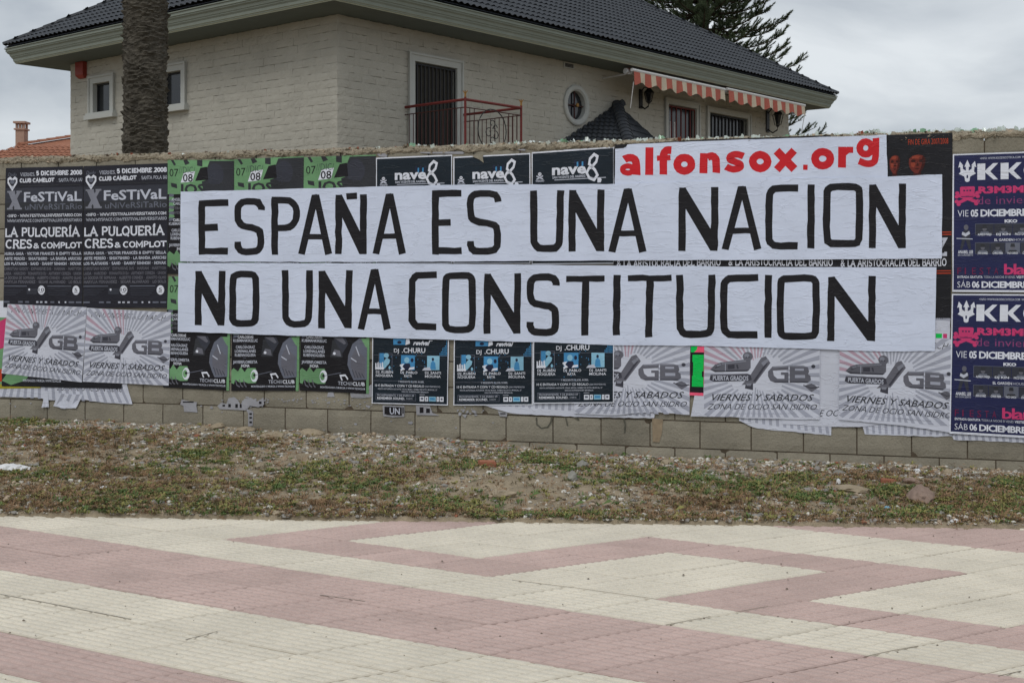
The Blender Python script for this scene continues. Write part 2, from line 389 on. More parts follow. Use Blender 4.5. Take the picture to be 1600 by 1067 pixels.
# ------------------------------------------------------------------ the boundary wall: hollow concrete blocks
WZ1 = 2.48
WR = empty('boundary_wall', tuple(wall(0, 0, 0)), 'long grey concrete block wall pasted with posters and topped with broken glass', 'wall')
b = MB(); 
def wbox(mb, s0, s1, z0, z1, o0, o1, mi=0): mb.fbox(wall, s0, s1, z0, z1, o0, o1, mi)
wbox(b, -9, 8, -.15, 2.43, -.19, -.012); b.build('core', M['core'], WR)
def block_mesh(L, H, seed):
    rr = random.Random(seed); mb = MB(); g = .0048; d = .03; c = .005
    nx, nz = 6, 4
    # front face as a slightly uneven grid with worn arrises, sides back to the mortar
    idx = {}
    for i in range(nx + 1):
        for j in range(nz + 1):
            x = g + (L - 2 * g) * i / nx; z = g + (H - 2 * g) * j / nz
            e = (i in (0, nx)) + (j in (0, nz))
            o = -rr.uniform(.0, .0022) - (.004 * e + rr.uniform(0, .004) if e else 0)
            if e == 2 and rr.random() < .1: o -= rr.uniform(.003, .008)
            idx[i, j] = len(mb.V); p = WT * x + WN * o; mb.V.append((p.x, p.y, z))
    for i in range(nx):
        for j in range(nz):
            mb.F.append((idx[i, j], idx[i + 1, j], idx[i + 1, j + 1], idx[i, j + 1])); mb.MI.append(0)
    ring = [idx[i, 0] for i in range(nx)] + [idx[nx, j] for j in range(nz)] + [idx[i, nz] for i in range(nx, 0, -1)] + [idx[0, j] for j in range(nz, 0, -1)]
    nb = len(mb.V)
    for r in ring:
        p = Vector(mb.V[r]) - WN * d; mb.V.append(tuple(p))
    n = len(ring)
    for k in range(n): mb.F.append((ring[k], nb + k, nb + (k + 1) % n, ring[(k + 1) % n])); mb.MI.append(0)
    return new_mesh('concrete_block', mb.V, mb.F, M['block'])
BL, BH = .387, .21
bm_ = [block_mesh(BL, BH, k) for k in range(9)]; bt_ = [block_mesh(BL, .175, 50 + k) for k in range(4)]
s_ref = wsz(648, 600)[0]; items = []
rows = [(-.095, 0.5), (.115, 0), (.325, .5), (.535, 0), (2.305, .3)]
for z, sh in rows:
    for k in range(-22, 22):
        s = s_ref + (k + sh) * BL
        if not (-8.6 < s < 7.6): continue
        c = wall(s + BL / 2, z)
        px = CX + F * c.x / c.y
        sc_ = 0 if -30 < px < 1630 else 1
        items.append((sc_ * 100 + (z == -.095) * 10 + c.y, random.choice(bt_ if z > 2 else bm_), Matrix.Translation(wall(s, z, random.uniform(-.0012, .001)))))
sA, sB = wsz(12, 400)[0], wsz(1640, 400)[0]
for r_ in range(7):
    for k in range(-22, 22):
        s = s_ref + (k + (.5 if r_ % 2 == 0 else 0)) * BL
        if not (-8.6 < s < 7.6) or sA - .05 < s < sB - BL: continue
        z = .745 + r_ * .22286; c = wall(s + BL / 2, z); px = CX + F * c.x / c.y
        items.append(((0 if -30 < px < 1630 else 1) * 100 + c.y, random.choice(bm_), Matrix.Translation(wall(s, z, random.uniform(-.0012, .001))) @ Matrix.Diagonal((1, 1, 1.0612, 1))))
items.sort(key=lambda t: t[0]); pieces(WR, 'concrete_block', [(a, c) for _, a, c in items], 300)
# middle of the wall, all of it behind the paper, as plain masonry slightly further back
b = MB(); wbox(b, sA + .02, sB - .02, .75, 2.30, -.011, -.0035); b.build('pasted_masonry', M['block'], WR)
# lumpy mortar capping
b = MB(); nx = 900; prof = [(.001, -.045), (.007, -.02), (.003, .004), (-.03, .026), (-.10, .04), (-.16, .02), (-.195, -.02)]
for i in range(nx + 1):
    s = -8.8 + 16.6 * i / nx
    for k, (o, z) in enumerate(prof):
        n1_ = noise.noise(Vector((s * 4, k * .9, 0))) * .014 + noise.noise(Vector((s * 17, k * 2.3, 5))) * .012
        n2_ = noise.noise(Vector((s * 11, k * 1.7, 8))) * .010 + noise.noise(Vector((s * 45, k * 3.1, 12))) * .010; n1_ += noise.noise(Vector((s * 50, k * 2.7, 15))) * .010
        if k < 2: n1_ += max(-.02, noise.noise(Vector((s * 7, 0, 20))) * .03)
        p = wall(s, WZ1 + z * .75 + n1_ + .004, o + n2_); b.V.append(tuple(p))
m_ = len(prof)
for i in range(nx):
    for k in range(m_ - 1):
        a = i * m_ + k; b.F.append((a, a + m_, a + m_ + 1, a + 1)); b.MI.append(0)
b.build('mortar_capping', M['cap'], WR)
def captop(s): return WZ1 + .024 + noise.noise(Vector((s * 4, 3 * .9, 0))) * .014
# rubble crumbs stuck in the capping
b = MB()
for k in range(7000):
    s = random.uniform(-6.5, 6); r = random.choice((.004, .006, .009, .013, .018, .022)) * random.uniform(.6, 1.2) ; o = random.uniform(-.12, .012)
    z = captop(s) - .010 - max(0, o + .01) * 2.0; c = wall(s, z, o)
    vs = [c + Vector((random.uniform(-1, 1), random.uniform(-1, 1), random.uniform(-.6, 1))) * r for _ in range(4)]
    b.add(vs, [(0, 1, 2), (0, 2, 3), (0, 3, 1), (1, 3, 2)])
b.MI = [(k // 4) % 7 % 3 for k in range(len(b.F))]; x_ = b.build('rubble', [M['cap'], M['gravel_tan'], M['gravel_dark']], WR); x_['kind'] = 'stuff'
# broken glass set on edge along the top
def shard_mesh(seed, m):
    rr = random.Random(seed); n = rr.randint(4, 7); w_ = rr.uniform(.014, .034); h_ = rr.uniform(.018, .042); cur = rr.uniform(.2, 1.1)
    top = []
    for k in range(n):
        u = -1 + 2 * k / (n - 1); top.append((u * w_ * rr.uniform(.75, 1), h_ * (rr.uniform(.25, 1.0) if 0 < k < n - 1 else rr.uniform(.1, .6))))
    V = []; Fc = []; t = .0035
    for side in (0, t):
        for (x, z) in top: V.append((x, side + cur * x * x * 8, z))
        for (x, z) in top: V.append((x * .9, side + cur * x * x * 8, -.02))
    for k in range(n - 1):
        Fc.append((k, k + 1, n + k + 1, n + k)); Fc.append((2 * n + k + 1, 2 * n + k, 3 * n + k, 3 * n + k + 1)); Fc.append((k, 2 * n + k, 2 * n + k + 1, k + 1))
    Fc += [(0, n, 3 * n, 2 * n), (n - 1, 3 * n - 1, 4 * n - 1, 2 * n - 1)]
    return new_mesh('glass_shard', V, Fc, m)
def ring_mesh(seed, m):        # broken bottle bottom with jagged rim
    rr = random.Random(seed); n = 14; r = .034; V = []; Fc = []
    for k in range(n):
        a = 2 * math.pi * k / n; h_ = .012 + .024 * max(0, math.sin(a + seed)) * rr.uniform(.3, 1.2) + rr.uniform(0, .018)
        for rad, z in ((r, -.02), (r, h_), (r - .003, h_), (r - .003, 0)): V.append((rad * math.cos(a), rad * math.sin(a), z))
    for k in range(n):
        q = (k + 1) % n
        for l in range(3): Fc.append((4 * k + l, 4 * q + l, 4 * q + l + 1, 4 * k + l + 1))
    return new_mesh('bottle_bottom', V, Fc, m)
SH = {k: [shard_mesh(10 * q + k_, M[k]) for q in range(7)] for k_, k in enumerate(('glass_clear', 'glass_green', 'glass_brown', 'shard_rust'))}
RG = {k: [ring_mesh(3 + q, M[k]) for q in range(2)] for k in ('glass_clear', 'glass_green')}
TWR = Matrix.Translation(-wpos(WR)); rotw = Matrix.Rotation(math.atan2(WT.y, WT.x), 4, 'Z')
px = -30
while px < 1640:
    dens = .35 if px < 560 else (.55 if px < 720 else 1)
    px += random.uniform(4, 13) / dens
    s, _ = wsz(px, 230)
    if px < 560: kind = random.choices(['shard_rust', 'glass_clear', 'glass_green', 'glass_brown'], [5, 3, 1.2, 1.5])[0]
    else: kind = random.choices(['glass_clear', 'glass_green', 'glass_brown', 'shard_rust'], [8, 1.8, .6, .4])[0]
    rg = kind in RG and px > 700 and random.random() < .12
    me = random.choice(RG[kind] if rg else SH[kind]); k = random.uniform(.6, 1.05) * (1 if px > 560 else .62) * (1.15 if px > 1180 else .95)
    mw = TWR @ Matrix.Translation(wall(s, captop(s), random.uniform(-.12, 0))) @ rotw @ Matrix.Rotation(random.uniform(-.8, .8), 4, 'Z') @ Matrix.Rotation(random.uniform(-.4, .4), 4, 'X') @ Matrix.Rotation(random.uniform(-.5, .5), 4, 'Y') @ Matrix.Diagonal((k, 1, k, 1))
    link('bottle_bottom' if rg else ('clay_fragment' if kind == 'shard_rust' else 'glass_shard'), me, WR, mw=mw)

# ------------------------------------------------------------------ lettering
SANS = {}
def sans(s, bold=0.0, sp=1.0):
    key = (s, bold, sp)
    if key in SANS: return SANS[key]
    cu = bpy.data.curves.new('t', 'FONT'); cu.body = s; cu.size = 1; cu.resolution_u = 2; cu.offset = bold; cu.space_character = sp
    ob = bpy.data.objects.new('t', cu)
    me = bpy.data.meshes.new_from_object(ob)
    co = np.empty(len(me.vertices) * 3); me.vertices.foreach_get('co', co); co = co.reshape(-1, 3)[:, :2].copy()
    fs = [tuple(p.vertices) for p in me.polygons]
    bpy.data.objects.remove(ob); bpy.data.curves.remove(cu); bpy.data.meshes.remove(me)
    SANS[key] = (co, fs); return co, fs
CAPH = sans('H')[0][:, 1].max()
def arc(cx, cy, rx, ry, a0, a1, n=8):
    return [(cx + rx * math.cos(R(lerp(a0, a1, k / n))), cy + ry * math.sin(R(lerp(a0, a1, k / n)))) for k in range(n + 1)]
# slab alphabet: width and centre lines in a box one high; free ends get slabs
GL = {
 'A': (.8, [[(.05, 0), (.4, 1), (.75, 0)], [(.18, .33), (.62, .33)]], 1), 'B': (.66, [[(.1, 0), (.1, 1), (.4, 1)] + arc(.4, .77, .18, .23, 90, -90) + [(.1, .54)], [(.4, .54)] + arc(.4, .27, .22, .27, 90, -90) + [(.1, 0)]], 0),
 'C': (.75, [arc(.42, .5, .34, .5, 48, 312, 12)], 1), 'D': (.75, [[(.1, 0), (.1, 1), (.32, 1)] + arc(.32, .5, .36, .5, 90, -90) + [(.1, 0)]], 0),
 'E': (.66, [[(.6, 1), (.1, 1), (.1, 0), (.6, 0)], [(.1, .52), (.5, .52)]], 1), 'F': (.62, [[(.58, 1), (.1, 1), (.1, 0)], [(.1, .52), (.48, .52)]], 1),
 'G': (.78, [arc(.42, .5, .34, .5, 48, 312, 12) + [(.7, .13), (.7, .45), (.48, .45)]], 0), 'H': (.8, [[(.12, 0), (.12, 1)], [(.68, 0), (.68, 1)], [(.12, .5), (.68, .5)]], 1),
 'I': (.36, [[(.18, 0), (.18, 1)]], 1), 'J': (.5, [[(.36, 1), (.36, .25)] + arc(.2, .22, .16, .22, 0, -150, 5)], 0), 'K': (.76, [[(.12, 0), (.12, 1)], [(.12, .42), (.62, 1)], [(.3, .6), (.68, 0)]], 1),
 'L': (.6, [[(.12, 1), (.12, 0), (.56, 0), (.56, .2)]], 0), 'M': (.95, [[(.12, 0), (.12, 1), (.475, .25), (.83, 1), (.83, 0)]], 1), 'N': (.8, [[(.12, 0), (.12, 1), (.68, 0), (.68, 1)]], 1),
 'O': (.8, [arc(.4, .5, .34, .5, 0, 360, 14)], 0), 'P': (.66, [[(.12, 0), (.12, 1), (.36, 1)] + arc(.36, .74, .24, .26, 90, -90) + [(.12, .48)]], 0), 'Q': (.82, [arc(.4, .5, .34, .5, 0, 360, 14), [(.4, .2), (.72, -.16)]], 0),
 'R': (.74, [[(.12, 0), (.12, 1), (.36, 1)] + arc(.36, .75, .23, .25, 90, -90) + [(.12, .5)], [(.38, .5), (.66, 0)]], 1), 'S': (.62, [arc(.31, .75, .23, .25, 20, 270, 8) + arc(.31, .25, .24, .25, 90, -160, 8)[1:]], 0),
 'T': (.7, [[(.05, .86), (.05, 1), (.65, 1), (.65, .86)], [(.35, 1), (.35, 0)]], 0), 'U': (.78, [[(.12, 1), (.12, .3)] + arc(.39, .3, .27, .3, 180, 360, 8) + [(.66, 1)]], 1), 'V': (.76, [[(.06, 1), (.38, 0), (.7, 1)]], 1),
 'W': (1.0, [[(.05, 1), (.27, 0), (.5, .8), (.73, 0), (.95, 1)]], 1), 'X': (.76, [[(.08, 0), (.68, 1)], [(.08, 1), (.68, 0)]], 1), 'Y': (.74, [[(.06, 1), (.37, .48), (.68, 1)], [(.37, .48), (.37, 0)]], 1), 'Z': (.66, [[(.08, .84), (.08, 1), (.58, 1), (.06, 0), (.6, 0), (.6, .18)]], 0),
 '0': (.62, [arc(.31, .5, .25, .5, 0, 360, 12)], 0), '2': (.6, [arc(.3, .74, .22, .26, 160, -40, 8) + [(.07, 0), (.56, 0)]], 0), '5': (.6, [[(.52, 1), (.12, 1), (.1, .56)] + arc(.28, .31, .24, .31, 110, -150, 8)], 0),
 '8': (.62, [arc(.31, .76, .2, .24, 0, 360, 10), arc(.31, .26, .25, .26, 0, 360, 10)], 0), '7': (.56, [[(.06, 1), (.52, 1), (.22, 0)]], 0), '1': (.4, [[(.06, .8), (.22, 1), (.22, 0)]], 1), '6': (.6, [arc(.32, .3, .24, .3, 0, 360, 10), arc(.6, .3, .52, .7, 110, 180, 5)], 0), '9': (.6, [arc(.28, .7, .24, .3, 0, 360, 10), arc(0, .7, .52, .7, -70, 0, 5)], 0),
 ' ': (.36, [], 0), '.': (.24, [[(.12, 0), (.12, .09)]], 0), ',': (.24, [[(.14, .08), (.08, -.14)]], 0), '-': (.4, [[(.06, .45), (.34, .45)]], 0), '*': (.4, [[(.13, .5), (.27, .5)]], 0), '/': (.5, [[(.02, -.1), (.46, 1.1)]], 0),
 '(': (.3, [arc(.32, .5, .2, .66, 120, 240, 5)], 0), ')': (.3, [arc(-.02, .5, .2, .66, 60, -60, 5)], 0), '+': (.5, [[(.08, .4), (.42, .4)], [(.25, .2), (.25, .6)]], 0),
 '&': (.8, [[(.72, 0), (.2, .68)] + arc(.34, .8, .17, .2, 210, -40, 7) + [(.16, .4)] + arc(.3, .24, .22, .24, 150, 330, 6) + [(.68, .5)]], 0),
}
ACC = {'Í': 'I', 'É': 'E', 'Á': 'A', 'Ó': 'O', 'Ñ': 'N', 'Ú': 'U'}
def ribbon2(pts, t, closed=False):
    """flat band of width t along a 2D polyline with mitred corners"""
    n = len(pts); V = []; Fc = []
    P = [Vector(p) for p in pts]
    for i in range(n):
        if closed: a, c = P[i - 1], P[(i + 1) % n]
        else: a, c = P[max(i - 1, 0)], P[min(i + 1, n - 1)]
        d1 = (P[i] - a); d2 = (c - P[i])
        d1 = d1.normalized() if d1.length > 1e-9 else d2.normalized(); d2 = d2.normalized() if d2.length > 1e-9 else d1
        n1 = Vector((-d1.y, d1.x)); n2 = Vector((-d2.y, d2.x)); mm = n1 + n2
        if mm.length < 1e-6: mm = n1
        mm.normalize(); k = 1 / max(.42, mm.dot(n1))
        V += [P[i] + mm * (t / 2 * k), P[i] - mm * (t / 2 * k)]
    m = n if closed else n - 1
    for i in range(m):
        a = 2 * i; c = 2 * ((i + 1) % n); Fc.append((a, a + 1, c + 1, c))
    return V, Fc
SLAB = {}
def slab(s, t=.16, serif=True, gap=.06):
    key = (s, t, serif, gap)
    if key in SLAB: return SLAB[key]
    V = []; Fc = []; x = 0
    for ch in s:
        base = ACC.get(ch, ch)
        if base not in GL: base = ' '
        w_, pl, sf = GL[base]
        strokes = [list(p) for p in pl]
        if ch in ACC: strokes.append([(w_ / 2 - .06, 1.12), (w_ / 2 + .12, 1.3)] if ch != 'Ñ' else [(w_ / 2 - .2, 1.16), (w_ / 2 + .2, 1.16)])
        if sf and serif:
            ends = []
            for p in pl:
                for q in (p[0], p[-1]):
                    if q[1] in (0, 1) and not any(abs(q[0] - e[0]) < .1 and q[1] == e[1] for e in ends): ends.append(q)
            for (ex, ey) in ends:
                if base in 'EFC': 
                    if ex > .3: strokes.append([(ex, ey), (ex, ey + (.2 if ey == 0 else -.2))]); continue
                strokes.append([(ex - .13, ey), (ex + .13, ey)])
        for p in strokes:
            p = [(q[0] + x, t / 2 + q[1] * (1 - t)) for q in p]
            v, f_ = ribbon2(p, t); b_ = len(V); V += v; Fc += [tuple(i + b_ for i in q) for q in f_]
        x += w_ + gap
    SLAB[key] = (np.array([(v.x, v.y) for v in V]), Fc); return SLAB[key]

class Poster:
    """one pasted sheet on the wall. corners are pixels of the photograph on the wall face (TL, TR, BR, BL);
    printed shapes are given in sheet coordinates (u right, v down)"""
    def __init__(s, name, corners, layer, m, label, cat='poster', group=None, top=None, bot=None, nx=10, ny=8, curl=0):
        s.c = [Vector(wsz(*p)) for p in corners]; s.off = .004 + layer * .0035; s.n = 0; s.parts = {}
        cx = sum((wall(q.x, q.y, s.off) for q in s.c), Vector()) / 4
        T = [Vector(wsz(*p)) for p in top] if top else [s.c[0], s.c[1]]
        B = [Vector(wsz(*p)) for p in bot] if bot else [s.c[3], s.c[2]]
        def along(pl, t):
            L = [0]; 
            for i in range(len(pl) - 1): L.append(L[-1] + (pl[i + 1] - pl[i]).length)
            d = t * L[-1]
            for i in range(len(pl) - 1):
                if d <= L[i + 1] or i == len(pl) - 2:
                    return pl[i].lerp(pl[i + 1], (d - L[i]) / max(1e-9, L[i + 1] - L[i]))
        rr = random.Random(hash(name + str(corners[0])) % 9999 if False else int(corners[0][0] * 7 + corners[0][1]))
        V = []; Fc = []
        for j in range(ny + 1):
            for i in range(nx + 1):
                q = along(T, i / nx).lerp(along(B, i / nx), j / ny)
                jit = (.0022 if (j in (0, ny) or i in (0, nx)) else 0)
                if top is None and j == 0 or bot is None and j == ny: jit = .0007
                o = s.off + (curl * (j / ny) ** 4 * (.5 + .5 * math.sin(i * 1.3 + corners[0][0])) if curl else 0)
                V.append(wall(q.x + rr.uniform(-jit, jit), q.y + rr.uniform(-jit, jit), o) - cx)
        n0 = len(V)
        V += [v - WN * .0012 for v in V]; k = nx + 1
        for j in range(ny):
            for i in range(nx):
                a = j * k + i; Fc.append((a + k, a + k + 1, a + 1, a)); Fc.append((n0 + a, n0 + a + 1, n0 + a + k + 1, n0 + a + k))
        for i in range(nx):
            Fc.append((i, i + 1, n0 + i + 1, n0 + i)); a = ny * k + i; Fc.append((a + 1, a, n0 + a, n0 + a + 1))
        for j in range(ny):
            a = j * k; Fc.append((a + k, a, n0 + a, n0 + a + k)); a += nx; Fc.append((a, a + k, n0 + a + k, n0 + a))
        s.o = link(name, new_mesh(name, V, Fc, m), None, cx); tag(s.o, label, cat, group); s.cx = cx
    def P(s, u, v):
        a = s.c[0].lerp(s.c[1], u); b_ = s.c[3].lerp(s.c[2], u); return a.lerp(b_, v)
    def put(s, V2, Fc, m, kind='print', px=False, d=None):
        if d is None: s.n += 1; d = s.n * .000018
        mb, ml = s.parts.setdefault(kind, (MB(), []))
        if m not in ml: ml.append(m)
        q = [Vector(wsz(*v)) if px else s.P(v[0], v[1]) for v in V2]
        # faces wound to look away from the wall
        mb.add([wall(a.x, a.y, s.off + .0004 + d) for a in q], Fc, ml.index(m))
    def poly(s, pts, m, px=False, kind='print'): s.put(pts, [tuple(range(len(pts)))], m, kind, px)
    def rect(s, u0, v0, u1, v1, m): s.poly([(u0, v1), (u1, v1), (u1, v0), (u0, v0)], m)
    def frame(s, u0, v0, u1, v1, t, m, tv=None):
        tv = tv or t; s.rect(u0, v0, u1, v0 + tv, m); s.rect(u0, v1 - tv, u1, v1, m); s.rect(u0, v0 + tv, u0 + t, v1 - tv, m); s.rect(u1 - t, v0 + tv, u1, v1 - tv, m)
    def disc(s, u, v, ru, rv, m, n=14): s.poly([(u + ru * math.cos(2 * math.pi * k / n), v + rv * math.sin(2 * math.pi * k / n)) for k in range(n)], m)
    def text(s, t, u0, v0, u1, v1, m, bold=0, shear=0, font='sans', tk=.16, px=False, sp=1.0, v0b=None, v1b=None):
        """v0 cap line, v1 base line at the left end; v0b, v1b at the right end when the line is tilted"""
        if font == 'sans': co, fs = sans(t, bold, sp); ch = CAPH
        else: co, fs = slab(t, tk, font == 'slab'); ch = 1.0
        if len(co) == 0: return
        x0, x1 = co[:, 0].min(), co[:, 0].max(); out_ = []
        if v0b is None: v0b, v1b = v0, v1
        for x, y in co:
            a = (x - x0) / (x1 - x0); h = y / ch; base = lerp(v1, v1b, a); cap = lerp(v0, v0b, a)
            out_.append((u0 + a * (u1 - u0) + shear * h, base + (cap - base) * h))
        s.n += 1
        if font == 'sans': s.put(out_, fs, m, 'lettering', px, s.n * .000018)
        else:
            s.put(out_, fs, m, 'lettering', px, s.n * .000018)
    def stroke(s, pts, t, m, px=True, closed=False, kind='lettering', rough=0):
        if rough:
            q = []; P_ = [Vector(p) for p in pts]; 
            for i in range(len(P_) - (0 if closed else 1)):
                a, c = P_[i], P_[(i + 1) % len(P_)]; k = max(1, int((c - a).length / 11))
                q += [a.lerp(c, j / k) for j in range(k)]
            if not closed: q.append(P_[-1])
            pts = [(p.x + random.uniform(-rough, rough), p.y + random.uniform(-rough, rough)) for p in q]
        V, Fc = ribbon2(pts, t, closed)
        if rough: V = [v + Vector((random.uniform(-rough, rough), random.uniform(-rough, rough))) for v in V]
        s.put(V, Fc, m, kind, px)
    def done(s):
        for kind, (mb, ml) in s.parts.items():
            me = new_mesh(kind, [Vector(v) - s.cx for v in mb.V], mb.F, [M[m] for m in ml]); me.polygons.foreach_set('material_index', mb.MI)
            o = link(kind.split('~')[0], me, s.o)
            if not kind.startswith('letter~'): o['kind'] = 'stuff'
        return s.o

# ---- layer 0: two festival bills
def festival(c, label):
    p = Poster('festival_poster', c, 1, M['sheet_slate'], label, group='white-on-black festival bills')
    p.rect(0, .145, 1, .31, 'ink_low'); p.rect(0, .25, 1, .31, 'ink_dusk')
    p.text('Daido', .03, .035, .14, .06, 'ink_mid', shear=.01)
    p.text('VIERNES,', .19, .037, .385, .062, 'ink_silver', font='slab', tk=.12)
    p.text('5 DICIEMBRE 2008', .40, .026, .99, .060, 'ink_white', font='slab', tk=.24)
    p.stroke([(.09, .155), (.035, .105), (.035, .082), (.06, .072), (.09, .088), (.12, .072), (.145, .082), (.145, .105)], .018, 'ink_white', px=False, closed=True, kind='print')
    p.disc(.09, .1, .03, .016, 'ink_mid'); p.stroke([(.09, .13), (.09, .152)], .03, 'ink_silver', px=False, kind='print')
    p.text('CLUB CAMELOT', .185, .077, .635, .108, 'ink_white', font='slab', tk=.25)
    p.text('. SANTA POLA (A)', .67, .082, .99, .107, 'ink_silver', font='slab', tk=.13)
    p.rect(.19, .127, .97, .133, 'ink_dusk')
    for q in ([(.035, .168), (.115, .168), (.21, .296), (.13, .296)], [(.16, .168), (.205, .168), (.085, .296), (.04, .296)], [(.025, .165), (.125, .165), (.125, .177), (.025, .177)], [(.145, .165), (.215, .165), (.215, .177), (.145, .177)], [(.025, .287), (.10, .287), (.10, .299), (.025, .299)], [(.12, .287), (.22, .287), (.22, .299), (.12, .299)]): p.poly(q[::-1], 'gb_light')
    p.text('FeSTiVaL', .245, .178, .985, .243, 'ink_silver', bold=.022)
    p.text('uNiVeRSiTaRio', .26, .262, .99, .302, 'ink_mid', bold=.004)
    p.text('+INFO - WWW.FESTIVALUNIVERSITARIO.COM', .03, .333, .985, .354, 'ink_white', font='slab', tk=.17)
    p.text('WWW.MYSPACE.COM/FESTIVALUNIVERSITARIO', .03, .369, .99, .390, 'ink_silver', font='slab', tk=.14)
    p.text('LA PULQUERÍA', .01, .428, .965, .497, 'ink_white', font='slab', tk=.17)
    p.text('CRES', .015, .513, .36, .580, 'ink_white', font='slab', tk=.17)
    p.text('&', .375, .54, .45, .580, 'ink_white', font='slab', tk=.17)
    p.text('COMPLOT', .475, .535, .99, .580, 'ink_white', font='slab', tk=.19)
    for v, t, q in ((.605, 'NURIA GHIA * VICTOR FRANCÉS & EMPTY SELLA', 'ink_silver'), (.641, 'ARTE PERDÍO * SHIATSHIRO * LA BANDA JARICHU', 'ink_silver'), (.677, 'LOS PLÁTANOS * SAND * DANNY SIMMON * NOVAK', 'ink_silver'),
                    (.713, 'CHRISTIAN GODOY * EXPANSIVE DJS * MARIAM * MARTYON', 'gb'), (.747, 'LAIDA * MARCENO * ROMANTICO DJ * ANTHONY CEREZA * UNION', 'gb'), (.778, 'LA DOCENA DE SOPRANA * ALBERTO COSMEN * JUANITO OLMO', 'gb'), (.807, 'MARYLIA FERNANDEZ * SEGAR ALVARADO * LO BOLO', 'gb')):
        p.text(t, .005, v, .985, v + .021, q, font='slab', tk=.2)
    for u in (.0, .56): p.rect(u + .0, .845, u + .3, .851, 'ink_mid')
    for k in range(4):
        p.rect(.0, .872 + k * .012, .25 - .03 * k, .877 + k * .012, 'ink_low'); p.rect(.57, .865 + k * .014, .86 - .02 * k, .870 + k * .014, 'ink_low')
    p.rect(.30, .863, .43, .905, 'ink_low'); p.disc(.33, .872, .012, .008, 'ink_white')
    for u, t in ((.485, '10'), (.92, '5')):
        p.disc(u, .876, .045, .033, 'ink_white'); p.text(t, u - .018 * len(t), .862, u + .018 * len(t), .885, 'ink', bold=.01); p.rect(u - .022, .890, u + .022, .894, 'ink')
    for u, w_ in ((.0, .08), (.19, .06), (.28, .05), (.42, .03), (.47, .03), (.53, .03), (.6, .05), (.7, .02), (.78, .02), (.83, .07), (.92, .07)):
        p.rect(u, .955, u + w_, .967, 'ink_mid' if w_ > .03 else 'ink_silver')
    return p.done()
festival([(10, 263), (130.5, 260), (129.5, 481), (6, 480)], 'black festival bill with white slab lettering, the leftmost, beside the bare wall end')
festival([(131.5, 260), (263, 255.5), (262, 481), (131, 481)], 'black festival bill with white slab lettering, between the first bill and green posters')

